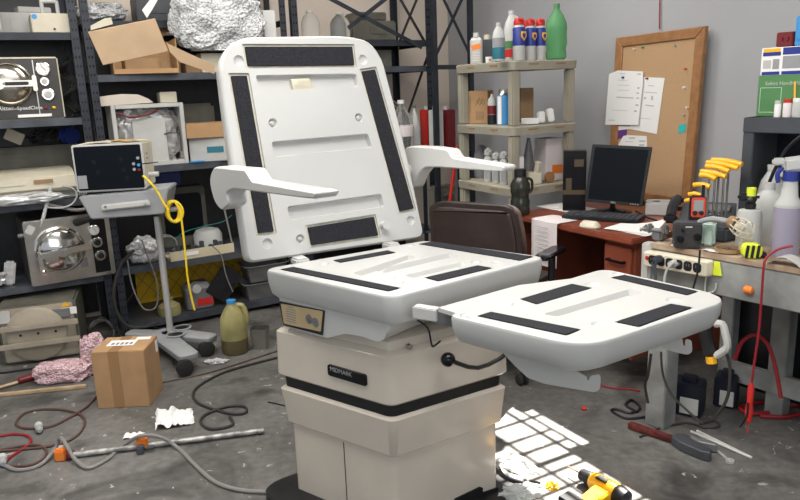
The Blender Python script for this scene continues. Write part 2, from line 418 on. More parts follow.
for b_, wd in ((-2.235, .02), (-2.107, .018), (-2.008, .02), (-1.908, .03), (-1.84, .02), (-1.74, .02), (-1.64, .02), (-1.54, .02), (-1.44, .02)):
    cb(HA[0], 1.88 if b_ > -2.23 else 1.97, b_-wd/2, b_+wd/2, CEIL+.004, .008)
cb(1.88, 1.97, -1.935, HB[1], CEIL+.004, .008); cb(1.825, 1.88, -1.945, HB[1], CEIL+.004, .008)
struct('window_1', ceil, M_['dgrey'])
# conduit line on the right wall and its red wire
def wallpt(px, py, off=0.0): return ONP(px, py, r1*(WALL-off), r1)
a, b = wallpt(661.5, -12), wallpt(661, 29)
t = MB(); t.tube([a-r1*.012, (a+b)/2-r1*.012, b-r1*.012], .004); tag(t.build('wire', M_['redc']), 'red wire hanging down the grey wall to the top of the cork board', 'wire')

# ---------------------------------------------------------------- exam chair (stripped medical procedure chair)
ZS = .87
sBL, sBR, sFR, sFL = AT(266, 268.5, ZS), AT(425, 240.4, ZS), AT(543, 256.6, ZS), AT(392, 295.5, ZS)
zb = .035
bL, bB, bR = AT(296.5, 487, zb), AT(397, 529, zb), AT(498, 489, zb); bF = bL+bR-bB
cc = (bL+bR)/2
ec = thing('exam_chair', 'white medical exam chair stripped of its padding, on a square cream pedestal', 'exam chair', (cc.x, cc.y, 0), R(-40))
def xy(p): return (p.x, p.y)
quad = [xy(bB), xy(bR), xy(bF), xy(bL)]
KW = dict(world=True)
m = MB(); m.slab(inset(quad, -.10), [(.0, .004), (.003, 0), (.026, 0), (.032, .006)], rad=.16, n=8); m.build('floor_plate', M_['black'], ec, **KW)
zk0 = HT(bB, 457); zk1 = HT(bB, 416); zt0 = HT(bB, 404); zt1 = HT(bB, 352)
low = MB(); low.slab(quad, [(.032, 0), (zk0+.01, 0)], rad=.018, n=4); lowo = low.build('lower_housing', M_['cream'], ec, **KW)
# seam line on the left panel and the front service cutout
e = (bB-bL).normalized(); nL = Vector((e.y, -e.x, 0))
sm = ONP(343.5, 440, bL, nL)
s_ = MB(); s_.box((sm.x, sm.y, (zk0+.032)/2), (.0035, .002, zk0-.05), rz=math.atan2(e.y, e.x)); s_.build('seam', M_['dgrey'], lowo, **KW)
m = MB(); m.slab(inset(quad, -.022), [(zk0, .018), (zk0+.006, .012), (zk1-.01, 0), (zk1, .01)], rad=.03, n=5); m.build('skirt', M_['cream'], ec, **KW)
m = MB(); m.slab(inset(quad, -.012), [(zk1-.004, .002), (zt0+.004, 0)], rad=.03, n=5); m.build('black_band', M_['black'], ec, **KW)
m = MB(); m.slab(inset(quad, -.026), [(zt0, .008), (zt0+.008, 0), (zt1-.012, .004), (zt1, .016), (zt1+.004, .026), (zt1+.03, .028), (zt1+.034, .034)], rad=.035, n=5)
body = m.build('upper_housing', M_['cream'], ec, **KW)
fl = bL+nL*.028
npx = [(327, 363.7), (365.8, 374.2), (367, 386.6), (328.3, 375)]
np_ = [ONP(x, y, fl, nL) for x, y in npx]
m = MB(); fr = (np_[3], (np_[2]-np_[3]).normalized(), Vector((0, 0, 1)), nL); wN = (np_[2]-np_[3]).length; hN = np_[0].z-np_[3].z
m.slab([(0, 0), (wN, 0), (wN, hN), (0, hN)], [(-.004, 0), (.002, 0), (.003, .001)], rad=.01, fr=fr); npl = m.build('nameplate', M_['gloss'], ec, **KW)
def facemat(root, O, X, Y): return MW[root.name].inverted() @ FACE(O, X, Y)
text('MIDMARK', .021, facemat(ec, fr[0]+fr[1]*wN*.36+Vector((0, 0, hN*.66))+nL*.0035, fr[1], (0, 0, 1)), M_['grey'], npl)
text('ultra 411', .012, facemat(ec, fr[0]+fr[1]*wN*.74+Vector((0, 0, hN*.24))+nL*.0035, fr[1], (0, 0, 1)), M_['mgrey'], npl) if False else None
# right face: screw, lever
e2 = (bR-bB).normalized(); nR = Vector((e2.y, -e2.x, 0))
if nR.y > 0: nR = -nR
fR = bB+nR*.03
p = ONP(410, 347, fR, nR); m = MB(); m.cyl(p-nR*.01, p+nR*.003, .009); m.cyl(p, p+nR*.005, .004); m.build('screw', M_['steel'], ec, **KW)
fK = bB+nR*.07
m = MB(); m.tube([ONP(452, 361, fK, nR), ONP(478, 368, fK, nR), ONP(506, 354, fK, nR), ONP(512, 350, fK, nR)-nR*.06], .0075, smooth=3)
lev = m.build('lever', M_['black'], ec, **KW)
m = MB(); p = ONP(448, 359.5, fK, nR); m.ball(p, .0235, sub=3); m.build('knob', M_['gloss'], lev, **KW)
m = MB(); m.tube([ONP(413, 318, fR, nR)+nR*.01, ONP(424, 326, fR, nR)+nR*.02, ONP(429, 343, fR, nR)+nR*.015, ONP(432, 345, fR, nR)+nR*.012, ONP(437, 339, fR, nR)+nR*.02], .003); m.build('loose_wire', M_['black'], ec, **KW)
# foot pedal slot at the bottom of the right panel
q = [ONP(x, y, bB+nR*.004, nR) for x, y in ((455, 499), (480, 487), (483, 488), (483, 492.5), (498, 487.5), (499, 493), (484, 500), (470, 509), (455, 512))]
m = MB(); m.prism(q, -nR*.02); m.build('service_slot', M_['black'], ec, **KW)

FZ = Vector((0, 0, 1))
def planefr(O, X, Y, n): return (Vector(O), X, Y, n)
def to2(p, fr): v = p-fr[0]; return (v.dot(fr[1]), v.dot(fr[2]))
def strips(fr, quads, depth, parent, name='hook_strip', rim=.006):
    """recess cutters + fabric strips for quads given in pixels on plane fr"""
    cut = []
    for q in quads:
        P = [to2(ONP(x, y, fr[0], fr[3]), fr) for x, y in q]; cut.append(P)
    return cut
def carve_quads(cmb, fr, polys, depth, rad=.006, grow=0.0, wall=.0):
    for P in polys:
        Q = inset(P, -grow) if grow else P
        k = MB(); cmb.append(k); k.slab(Q, [(-depth, wall), (.0, 0), (.03, 0)], rad=rad, n=3, fr=fr)
def carve_dimples(cmb, fr, pts, r, depth):
    for x, y in pts:
        p = to2(ONP(x, y, fr[0], fr[3]), fr)
        k = MB(); cmb.append(k); k.lathe_ax([(r*.55, -depth), (r*.85, -depth*.6), (r, 0), (r, .03)], fr[0]+fr[1]*p[0]+fr[2]*p[1], fr[3], 20)
def lay_strips(fr, polys, z0, z1, parent, nm='velcro_strip', m='velcro'):
    for P in polys:
        k = MB(); k.slab(P, [(z0, 0), (z1, .001)], rad=.003, n=2, fr=fr); k.build(nm, M_[m], parent, **KW)
# seat
X = (sFR-sFL).normalized(); Y = FZ.cross(X)
fs = planefr(sFL, X, Y, FZ)
sp = [to2(p, fs) for p in (sFL, sFR, sBR, sBL)]
seatmb = MB(); seatmb.slab(inset(sp, -.008), [(-.108, .045), (-.104, .026), (-.085, .008), (-.045, 0), (-.012, -.001), (-.004, .003), (0, .012)], rad=.045, n=6, fr=fs)
V1 = [[(281, 269.4), (293, 267), (399.5, 288), (388.4, 291)], [(333.5, 260.4), (387.5, 250.5), (395, 252.6), (341, 262.5)],
      [(419, 244), (432.5, 241.6), (533, 256.6), (519.5, 260.5)], [(425.6, 277.6), (477.5, 265.6), (491.6, 268), (438.5, 281)]]
sv = strips(fs, V1, .01, None)
cut = []; carve_quads(cut, fs, sv, .007, .006, .005)
ch = strips(fs, [[(353, 273), (408.5, 255), (416, 257), (362, 276)], [(372, 270), (450, 253), (459, 255.3), (385, 273)], [(404, 275.5), (461, 262), (468, 264.4), (413, 278)]], .02, None)
carve_quads(cut, fs, ch, .02, .01, 0, .008)
carve_dimples(cut, fs, [(399, 277.5), (407, 282.5), (476, 262), (495.5, 262), (324.5, 263.8), (409, 246)], .018, .008)
seat = seatmb.build('seat_shell', M_['white'], ec, carve=cut, **KW)
lay_strips(fs, sv, -.0075, .0015, seat)
# bracket block under the seat with the instruction label
n3 = Vector(((sFL-sBL).y, -(sFL-sBL).x, 0)).normalized()
if n3.x > 0: n3 = -n3
bp0 = sFL-n3*.012
bk = [ONP(x, y, bp0, n3) for x, y in ((279, 296), (390, 312), (389, 326), (384, 339), (378, 342), (362, 336.5), (345, 333.5), (328, 338), (322, 337), (283, 326))]
m = MB(); m.prism(bk, -n3*.44); brk = m.build('seat_bracket', M_['white'], ec, **KW)
lq = [ONP(x, y, bp0+n3*.001, n3) for x, y in ((279.6, 301), (325, 310.6), (323, 335), (283.8, 325))]
m = MB(); m.prism(lq, n3*.003); lab = m.build('instruction_label', M_['black'], brk, **KW)
lfr = planefr(lq[3]+n3*.003, (lq[2]-lq[3]).normalized(), FZ, n3)
l2 = [to2(p, lfr) for p in lq]; m = MB(); m.slab(inset(l2, .007), [(0, 0), (.0012, 0)], rad=.003, n=2, fr=lfr)
for k in range(0): pass
labf = m.build('instruction_label_face', M_['label'], brk, **KW)
m = MB()
cxy = inset(l2, .012); wl = cxy[2][0]-cxy[3][0] if False else max(p[0] for p in cxy)-min(p[0] for p in cxy)
for k in range(7):
    o = lfr[0]+lfr[1]*(l2[3][0]+.022)+FZ*(.02+k*.0085)+lfr[1]*(.0)
    base = o+Vector((0, 0, (l2[2][1]-l2[3][1])*.2))
    m.box(base+lfr[1]*.025+n3*.0014, (.05 if k < 6 else .03, .0006, .0032), rz=math.atan2(lfr[1].y, lfr[1].x))
for k in (0, 1):
    o = lfr[0]+lfr[1]*(wl*.70+k*.03)+FZ*(.045-k*.006)
    for rr in (.017,): m.lathe_ax([(rr, .0012), (rr, .0018), (rr-.003, .0018), (rr-.003, .0012)], o, n3, 20)
    for j in range(3): m.lathe_ax([(.004, .0012), (.004, .0018)], o+lfr[1]*(.008*math.cos(j*2.1))+FZ*(.008*math.sin(j*2.1)), n3, 10)
pattern(labf, m, M_['ink'], True)
# backrest
bx = (sBR-sBL).normalized(); bn0 = Vector((bx.y, -bx.x, 0))
if bn0.y > 0: bn0 = -bn0
th = R(12); bs = (FZ*math.cos(th)-bn0*math.sin(th)); bn = bx.cross(bs)
bO = (sBL+sBR)/2-bn0*.045+FZ*.012
fb = planefr(bO, bx, bs, bn)
def P2(pts, fr): return [to2(ONP(x, y, fr[0], fr[3]), fr) for x, y in pts]
o1 = P2([(248, 263.5), (425.5, 237.5), (406, 146), (383, 58), (370, 40), (345, 35), (243, 36.5), (226, 47), (219.5, 64), (226, 120)], fb)
outline = roundpoly(o1, [.03, .04, .3, .08, .05, .08, .08, .05, .08, .3], 4)
bmb = MB()
bmb.slab(outline, [(-.085, .05), (-.08, .02), (-.06, .004), (-.02, 0), (-.006, .002), (0, .008)], fr=fb)
BV = [[(245, 46.4), (352.4, 46.4), (354.5, 65), (248, 65.9)], [(231, 75.5), (247, 75.5), (274, 231.6), (258.5, 233.4)], [(362, 71), (375, 69), (414, 208.5), (400.4, 211.5)], [(308, 227.4), (374, 216.6), (378.5, 235.5), (311.6, 245.4)]]
bv = [P2(q, fb) for q in BV]
cut = []; carve_quads(cut, fb, bv, .008, .006, .009)
chb = [P2(q, fb) for q in ([(255, 75), (356.6, 73.4), (358.4, 86.6), (261.5, 91)], [(271.4, 141.5), (368, 133.4), (372.5, 147.5), (275, 157)], [(287, 206.4), (381.5, 193.5), (384.5, 207), (290, 220.5)])]
for P in chb: cut.append(MB()); cut[-1].slab(P, [(-.022, .004), (-.02, .004), (0, 0), (.03, 0)], rad=.012, n=3, fr=fb)
carve_dimples(cut, fb, [(239, 60.5), (363, 59.6), (267.5, 243.6), (410.6, 220.5)], .019, .01)
carve_dimples(cut, fb, [(273, 123), (359, 117.5), (300.5, 238.8), (383, 225.6)], .017, .012)
back = bmb.build('backrest_shell', M_['white'], ec, carve=cut, **KW)
lay_strips(fb, bv, -.0085, .001, back)
for P in bv:
    k = MB(); k.slab(inset(P, -.0085), [(-.0081, 0), (-.0072, 0)], rad=.005, n=2, fr=fb); k.build('glue_residue', M_['glue'], back, **KW)
for x, y in [(273, 123), (359, 117.5), (300.5, 238.8), (383, 225.6)]:
    p = ONP(x, y, fb[0], fb[3]); m = MB(); m.lathe_ax([(.009, -.013), (.009, -.006), (.005, -.002), (.0, -.002)], p, bn, 14); m.build('snap_stud', M_['lgrey'], back, **KW)
q = P2([(291.5, 78.5), (310, 77.8), (315.5, 88.8), (294, 89.5)], fb)
m = MB(); m.slab(q, [(-.022, 0), (-.006, 0), (-.004, .003)], rad=.004, n=2, fr=fb); m.build('head_tab', M_['beige'], back, **KW)
for px_, py_ in ((300, 261), (391, 246)):
    p = ONP(px_, py_, bO-bn0*(-.02), bn0); m = MB(); m.box(p, (.05, .06, .028), bev=.006, rz=math.atan2(bx.y, bx.x)); m.build('hinge', M_['white'], ec, **KW)
# armrests: a rounded side plate with a dished forearm bar
ad = (bn0+FZ*.0).normalized()
def arm(pts, P, inward, thick, padpx):
    pl = [ONP(x, y, P, bx) for x, y in pts]
    fr = planefr(P, ad, FZ, inward)
    p2 = [to2(p, fr) for p in pl]; p2 = roundpoly(p2, [.05, .03, .012, .02, .012, .012, .012, .012, .03, .012, .012, .02, .02, .03], 3)
    m = MB(); m.slab(p2, [(0, .005), (.004, .001), (.008, 0), (thick-.008, 0), (thick-.004, .001), (thick, .005)], fr=fr)
    return m, fr, p2
AL = [(208.5, 180), (213, 166.5), (245, 169.5), (249.5, 177), (252, 181), (313, 191.5), (316, 193), (314.5, 199.3), (299, 198), (233, 189), (226, 193), (229, 205), (221, 211), (214, 202)]
lo = bO+bx*(min(p[0] for p in o1)-.075)
m, fr, a2 = arm(AL, lo, bx, .066, None)
cutm = MB()
pA, pB = to2(ONP(253, 181.5, lo, bx), fr), to2(ONP(309, 190.7, lo, bx), fr)
for t0, t1 in ((0, 1),):
    A = fr[0]+fr[1]*pA[0]+fr[2]*pA[1]; B = fr[0]+fr[1]*pB[0]+fr[2]*pB[1]; dAB = (B-A).normalized(); up = dAB.cross(bx); up = up if up.z > 0 else -up
    L_ = (B-A).length; cutm.slab([(0.0, .008), (L_, .008), (L_, .058), (0.0, .058)], [(-.006, .003), (.0, 0), (.03, 0)], rad=.012, fr=(A, dAB, bx, up))
m.build('armrest', M_['white'], ec, carve=cutm, **KW)
m = MB(); p = ONP(231, 201, lo+bx*.07, bx); m.cyl(p-bx*.02, p+bx*.05, .022, n=20); m.build('armrest_pivot', M_['lgrey'], ec, **KW)
# the other armrest, seen from its inner side
ro = bO+bx*(max(p[0] for p in o1)+.012)
AR = [(403, 150), (408, 146), (431, 147), (448, 149.5), (452, 157.5), (500, 165), (504, 166), (503, 172), (492, 171.8), (440, 167.5), (424, 167.5), (417, 176), (412, 190), (405, 186)]
fr2 = planefr(ro, ad, FZ, -bx)
a3 = roundpoly([to2(ONP(x, y, ro, bx), fr2) for x, y in AR], [.03, .03, .012, .02, .012, .012, .012, .012, .03, .012, .02, .02, .03, .03], 3)
m = MB(); m.slab(a3, [(0, .005), (-.004, .001), (-.008, 0), (-.05, 0), (-.054, .001), (-.058, .005)], fr=fr2)
A2 = ONP(454, 158, ro, bx); B2 = ONP(499, 165.5, ro, bx); dA2 = (B2-A2).normalized(); up2 = dA2.cross(bx); up2 = up2 if up2.z > 0 else -up2
cutm = MB(); cutm.slab([(0.0, .008), ((B2-A2).length, .008), ((B2-A2).length, .05), (0.0, .05)], [(-.006, .003), (.0, 0), (.03, 0)], rad=.012, fr=(A2, dA2, bx, up2))
m.build('armrest', M_['white'], ec, carve=cutm, **KW)
p = ONP(409, 170, ro, bx); m = MB(); m.cyl(p-bx*.05, p+bx*.02, .022, n=20); m.build('armrest_pivot', M_['lgrey'], ec, **KW)
# leg rest
ZG = .862
g = [AT(x, y, ZG) for x, y in ((455, 314), (584, 344), (728, 297), (604, 269))]
X = (g[1]-g[0]).normalized(); Y = FZ.cross(X); fg = planefr(g[0], X, Y, FZ)
g2 = [to2(p, fg) for p in g]
gm = MB(); gm.slab(inset(g2, -.014), [(-.094, .075), (-.090, .045), (-.076, .018), (-.045, .003), (-.012, 0), (-.004, .003), (0, .011)], rad=[.03, .10, .10, .06], n=8, fr=fg)
GV = [[(478.4, 316), (491, 312), (579.5, 329.5), (566, 335)], [(521, 299), (572, 284), (591, 288), (536.6, 304)], [(611.6, 277.6), (624.5, 275), (697.4, 291.4), (686.6, 295)], [(616.4, 322), (671, 304), (692, 307.6), (638, 326.5)]]
gv = [P2(q, fg) for q in GV]; cut = []; carve_quads(cut, fg, gv, .007, .006, .004)
cut.append(MB()); cut[-1].slab(P2([(542.6, 314), (629, 289), (644, 292), (557, 316.6)], fg), [(-.016, .006), (0, 0), (.03, 0)], rad=.012, n=3, fr=fg)
carve_dimples(cut, fg, [(518.6, 304.6), (592.4, 284), (599.6, 324), (673, 300.4), (618.5, 273.8), (467.5, 315.4)], .021, .008)
leg = gm.build('leg_rest_shell', M_['white'], ec, carve=cut, **KW)
lay_strips(fg, gv, -.0075, .0015, leg)
# rails between seat and leg rest
bdir = (g[1]-g[0]).normalized()
for a_, b_ in ((AT(424, 312, ZS-.045), AT(470, 322, ZG-.045)),):
    d_ = (b_-a_); an = math.atan2(d_.y, d_.x); q1 = a_+d_*.15; q2 = a_+d_*.62
    m = MB(); m.box(q1-d_*.08, (d_.length*.55, .034, .036), bev=.003, rz=an); m.build('slide_rail', M_['white'], ec, **KW)
    m = MB(); m.box(q2, (d_.length*.75, .024, .044), bev=.002, rz=an); m.cyl(q2+vn(an)*.016, q2-vn(an)*.016, .006); m.build('slide_bracket', M_['mgrey'], ec, **KW)
m = MB(); m.prism([AT(x, y, ZG-.006) for x, y in ((438, 307.5), (519, 285), (575, 278), (472, 318))], (0, 0, -.012)); m.build('slide_plate', M_['white'], leg, **KW)
# catch plates under the leg rest
pn = vn(math.atan2(X.y, X.x))
u0 = AT(584, 344, ZG)-X*.03
def plate(pts, P, n, th):
    q = [ONP(x, y, P, n) for x, y in pts]; fr = planefr(P, X, FZ, n); p2 = roundpoly([to2(p, fr) for p in q], .008, 3)
    k = MB(); k.slab(p2, [(0, 0), (th, 0)], fr=fr); k.build('catch_plate', M_['white'], leg, **KW)
plate(((502, 352), (560, 362), (586, 377), (587, 381), (589, 380), (590, 376), (598, 374.5), (600, 377), (599.5, 390), (595, 392.5), (580, 390), (545, 384), (528, 378), (515, 366)), g[0]+Y*.09, Y, .004)
plate(((655, 338), (676, 334), (682, 339), (683, 346), (685, 346), (685, 339), (691, 340.5), (692, 352), (688, 355), (674, 352), (655, 346)), g[0]+Y*.46, Y, .004)

# ---------------------------------------------------------------- steel shelving along the left wall
LX, LY = vx(LA), vn(LA)
def LQ(t, d, z=0.0): p = LP+LX*t+LY*d; p.z = z; return p
def post(m, t, d, h, holes=True, w_=.042):
    m.box((t, d, h/2), (w_, .004, h)); m.box((t-w_/2+.002 if t > 0 else t+w_/2-.002, d+.02, h/2), (.004, .04, h))
def shelving(label, t0, t1, zs, hgt, braces=(), sideb=(), back=0):
    root = thing('shelving_unit', label, 'shelving', LQ(t0, 0), LA, 'slate steel shelving along the far left wall')
    L = t1-t0
    for (t, d) in ((.021, 0), (L-.021, 0), (.021, LDEP), (L-.021, LDEP)):
        m = MB(); s = 1 if t < L/2 else -1; dd = 1 if d == 0 else -1
        m.box((t, d, hgt/2), (.042, .004, hgt)); m.box((t-s*.019, d+dd*.021, hgt/2), (.004, .042, hgt))
        p = m.build('post', M_['slate'], root, smooth=False)
        if d == 0:
            k = MB(); k.bm.from_mesh(p.data)
            for i in range(int(hgt/.05)):
                z = .04+i*.05
                if z < hgt-.02:
                    k.box((t-.008, d-.0021, z), (.008, .0012, .013)); k.box((t+.010, d-.0021, z), (.008, .0012, .013))
            k.bm.to_mesh(p.data); k.bm.free(); p.data.materials.append(M_['gloss'])
            for pl_ in p.data.polygons:
                if pl_.center.y < -.0018 and pl_.area < .0002: pl_.material_index = 1
    if back:
        m = MB(); m.box((L/2, LDEP-.012, back/2), (L-.1, .003, back-.1)); m.build('back_panel', M_['black'], root, smooth=False)  # dark backing added to stand in for the deep shade between the shelves
    for z in zs:
        f0 = .24 if z == 1.915 else 0
        m = MB(); m.box((L/2, (LDEP+f0)/2, z-.004), (L-.01, LDEP-.01-f0, .008)); m.box((L/2, .006+f0, z-.02), (L-.088, .004, .04)); m.box((L/2, LDEP-.006, z-.02), (L-.088, .004, .04))
        m.box((.0, LDEP/2, z-.02), (.003, LDEP-.1, .04)); m.box((L, LDEP/2, z-.02), (.003, LDEP-.1, .04))
        m.build('shelf', M_['slateL' if z < 1.7 else 'slate'], root, smooth=False)
    for (ta, za, tb, zb_, d) in braces:
        m = MB(); a, b = Vector((ta, d, za)), Vector((tb, d, zb_)); dv = (b-a).normalized(); up = Vector((-dv.z, 0, dv.x))*.014
        m.prism([a-up, b-up, b+up, a+up], (0, .004, 0)); m.build('brace', M_['slate'], root, smooth=False)
    for (da, za, db, zb_, t) in sideb:
        m = MB(); a, b = Vector((t, da, za)), Vector((t, db, zb_)); dv = (b-a).normalized(); up = Vector((0, -dv.z, dv.y))*.013
        m.prism([a-up, b-up, b+up, a+up], (.004, 0, 0)); m.build('brace', M_['slate'], root, smooth=False)
    return root
Z1 = (1.825, 1.355, .89, .415); Z2 = (1.915, 1.59, 1.04, .43, .07)
shelving('left shelving bay holding the two round-door sterilizers', -1.15, -.045, (2.28,)+Z1, 2.5, back=2.3)
shelving('middle shelving bay with open cardboard boxes and bubble wrap, behind the grey cart', -.02, 1.2, Z2, 2.5, back=1.9)
zz3 = HT(LQ(1.9, 0), 66.5); zz4 = HT(LQ(1.9, 0), 40)
shelving('rear shelving bay with crossed braces, behind the chair backrest', 1.24, 2.30, (zz3, zz4, .98, .4), 2.5,
         braces=((.03, 2.16, .98, 1.73, -.006), (.98, 2.24, .40, 1.86, -.006)), back=1.0, sideb=((.03, 2.2, .49, 1.74, 1.04), (.03, 1.74, .49, 2.2, 1.045), (.03, 1.66, .49, 1.05, 1.04)))
# end frame by the grey wall
ef = thing('corner_shelving', 'short slate steel shelving with crossed braces against the grey wall', 'shelving', LQ(2.45, -.34), R(-8))
fo = Vector((.285, 5.03, 0)); Lw = .43; ang_w = R(44); ef.location = fo; ef.rotation_euler = (0, 0, ang_w); MW[ef.name] = Matrix.Translation(fo) @ Matrix.Rotation(ang_w, 4, 'Z')
for t in (.02, Lw-.02):
    m = MB(); m.box((t, 0, 1.25), (.04, .004, 2.5)); m.box((t, .02, 1.25), (.004, .04, 2.5)); m.build('post', M_['slate'], ef, smooth=False)
for za, zb_, z_off in ((2.16, 1.66, 0), (1.66, 2.16, .006)):
    m = MB(); a, b = Vector((.03, z_off, za)), Vector((Lw-.03, z_off, zb_)); dv = (b-a).normalized(); up = Vector((-dv.z, 0, dv.x))*.012
    m.prism([a-up, b-up, b+up, a+up], (0, .004, 0)); m.build('brace', M_['slate'], ef, smooth=False)
for zq in (.98, .40):
    m = MB(); m.box((Lw/2, .075, zq-.004), (Lw-.01, .13, .008)); m.box((Lw/2, .024, zq-.02), (Lw-.09, .004, .04)); m.build('shelf', M_['slateL'], ef, smooth=False)
for t in (.02, Lw-.02):
    m = MB(); m.box((t, .14, .5), (.04, .004, 1.0)); m.build('post', M_['slate'], ef, smooth=False)
m = MB(); m.box((Lw/2, .02, zz3-.02), (Lw-.04, .06, .03)); m.build('rail', M_['slate'], ef, smooth=False)

def fl_(x0, x1, yt, z, dep=.03, oang=None): return fitp(x0, x1, yt, z, LP, LA, dep, oang)
def simple(name, label, cat, P, rz, mb, m, group=None, **k):
    o = mb.build(name, m, **k); place(o, P, rz); return tag(o, label, cat, group)

# ---- top shelf, left bay
P, w, h = fl_(32, 76, 16, Z1[0], .03)
P.z = Z1[0]; t = thing('instrument_case', 'cream box with a white handle and blue sticker on the top left shelf', 'case', P, LA)
h = .105; m = MB(); m.box((0, .13, h/2), (w, .26, h), bev=.004); m.build('case_body', M_['beige'], t)
m = MB(); m.tube([(-w*.2, .06, h-.004), (-w*.2, .06, h+.06), (-w*.17, .06, h+.07), (w*.12, .06, h+.07), (w*.15, .06, h+.06), (w*.15, .06, h-.004)], .011, smooth=2); m.build('handle', M_['white'], t)
m = MB(); m.cyl((-w*.42, -.001, h*.82), (-w*.42, .002, h*.82), .014); m.build('sticker', M_['lblue'], t)
m = MB(); m.cyl((0, -.004, h*.2), (0, .002, h*.2), .006); m.build('latch', M_['black'], t)
P = LQ(-.62, .04, Z1[0]); t = thing('metal_rack', 'grey metal rack of square openings on the top left shelf', 'rack', P, LA)
m = MB()
for x in (-.20, -.07, .06, .19): m.box((x, 0, .05), (.014, .014, .10))
for z in (.007, .093): m.box((-.005, 0, z), (.40, .014, .014))
for x in (-.20, -.07, .06, .19): m.box((x, .025, .007), (.014, .05, .014))
m.build('frame_bars', M_['lgrey'], t, smooth=False)
for (tt, dd, w_, h_, col, nm, lb) in ((-.80, .2, .24, .19, 'grime', 'metal_bracket', 'olive grey metal bracket pile piece behind the square-holed rack'), (-.54, .22, .22, .24, 'mgrey', 'instrument_box', 'grey instrument box standing behind the square-holed metal rack'), (-.27, .41, .30, .17, 'lgrey', 'power_supply', 'pale grey power supply behind the cream handled box')):
    m = MB(); m.box((0, 0, h_*.4), (w_, .2, h_*.8), bev=.008); m.box((w_*.1, -.03, h_*.9), (w_*.6, .1, h_*.2), bev=.004, rz=.2)
    for k in range(4): m.box((-w_*.3+k*w_*.2, -.102, h_*.4), (.012, .008, h_*.5))
    simple(nm, lb, 'equipment', LQ(tt, dd, Z1[0]+.001), LA, m, M_[col])
# boxes on the uppermost board
for k, (tt, w_) in enumerate(((-.36, .13), (-.22, .13))):
    m = MB(); m.box((0, .08, .06), (w_, .16, .12), bev=.004); m.box((0, -.001, .05), (w_*.7, .003, .05))
    simple('storage_box', ('left', 'right')[k]+' one of the two pale boxes at the top edge above the cream handled box', 'box', LQ(tt, .03, 2.281), LA, m, M_['lgrey'], 'pale boxes at the top edge')
# ---- autoclave 1 (dark front)
P, w, h = fl_(-28, 63, 57, Z1[1], .02)
t = thing('autoclave', 'dark-fronted sterilizer with round steel door on the second left shelf', 'sterilizer', P, LA); D = .4
m = MB(); m.box((0, D/2+.012, h/2), (w, D, h), bev=.008); m.build('cabinet', M_['beige'], t)
m = MB(); m.box((0, .004, h/2), (w-.016, .012, h-.018), bev=.002); m.build('front_panel', M_['panel'], t)
def lpx(x, y, P=P, a=LA): q = ONV(x, y, P, a); return (q-P).dot(vx(a)), q.z-P.z
def door(t, cx, cz, r, m='chrome', y=0.0, bulge=.03):
    d = MB(); d.lathe_ax([(r, -.006), (r, .016), (r*.93, .022), (r*.90, .014), (r*.8, .014+bulge*.5), (r*.45, .014+bulge*.9), (0.001, .014+bulge)], (cx, y, cz), (0, -1, 0), 40)
    return d.build('door', M_[m], t)
cx, cz = lpx(9, 84); r = .118
d = door(t, cx, cz, r, 'doorm')
m = MB(); m.box((cx+.02, -.062, cz), (.22, .02, .034), bev=.008); m.cyl((cx-.05, -.035, cz), (cx-.05, -.08, cz), .03); m.box((cx+.125, -.03, cz), (.022, .06, .085), bev=.004); m.build('door_handle', M_['doorm'], d)
m = MB(); m.box((cx+.03, -.074, cz), (.13, .012, .018), bev=.004); m.build('handle_grip', M_['gloss'], d)
def dial(t, cx, cz, r, face='paper', nm='gauge', knob=False):
    d = MB(); d.lathe_ax([(r, 0), (r, .012), (r*.9, .014), (r*.86, .010), (.001, .010)], (cx, -.002, cz), (0, -1, 0), 24); g = d.build(nm, M_['chrome'], t)
    k = MB()
    if knob: k.lathe_ax([(r*.62, .01), (r*.55, .03), (.001, .03)], (cx, -.002, cz), (0, -1, 0), 18); k.box((cx, -.034, cz), (r*.14, .006, r*.9))
    else: k.lathe_ax([(r*.84, .010), (r*.84, .0115), (.001, .0115)], (cx, -.002, cz), (0, -1, 0), 24)
    k.build('dial_face' if not knob else 'knob_cap', M_[face], g)
    if not knob:
        k = MB(); k.box((cx+r*.1, -.0145, cz+r*.12), (r*.08, .002, r*.9), ry=-.7)
        for a in range(8): k.box((cx+r*.65*math.cos(a*.7-1), -.0142, cz+r*.65*math.sin(a*.7-1)), (r*.12, .001, r*.06))
        k.build('needle', M_['ink'], g)
for x, y, rr, kn in ((42.5, 69, .038, 0), (44.5, 81.5, .025, 1), (48, 94.5, .034, 1)):
    a, b = lpx(x, y); dial(t, a, b, rr, 'paper' if not kn else 'lgrey', 'gauge' if not kn else 'control_knob', kn)
for x, y, c in ((46, 108, 'dred'), (54, 107.5, 'hexy')):
    a, b = lpx(x, y); m = MB(); m.ball((a, -.003, b), .010, sub=2); m.build('indicator_lamp', M_[c], t)
a, b = lpx(36.5, 90); m = MB(); m.box((a, -.003, h/2), (.005, .004, h*.9)); m.build('trim_strip', M_['steel'], t)
a, b = lpx(6, 108.5); text('Ritter', .032, FRONT(a, -.0025, b), M_['paper'], t)
a, b = lpx(18.5, 109); m = MB(); m.box((a, -.003, b), (.055, .002, .007)); m.build('dash_mark', M_['grey'], t)
a, b = lpx(30, 108); text('SpeedClave', .027, FRONT(a, -.0025, b), M_['paper'], t)
a, b = lpx(35, 115.5); m = MB(); m.box((a, -.006, b), (.17, .006, .016)); m.build('name_strip', M_['paper'], t)
# dark coiled hose and cable beside it
m = MB()
for k in range(5): m.tube([(.03*math.cos(i*.7)+.01*k, .03*math.sin(i*.7), .02+.33*i/18+.004*k) for i in range(19)], .007, smooth=2)
simple('coiled_hose', 'black coiled hose standing right of the dark-fronted sterilizer', 'hose', LQ(-.13, .22, Z1[1]+.001), LA, m, M_['rubber'])
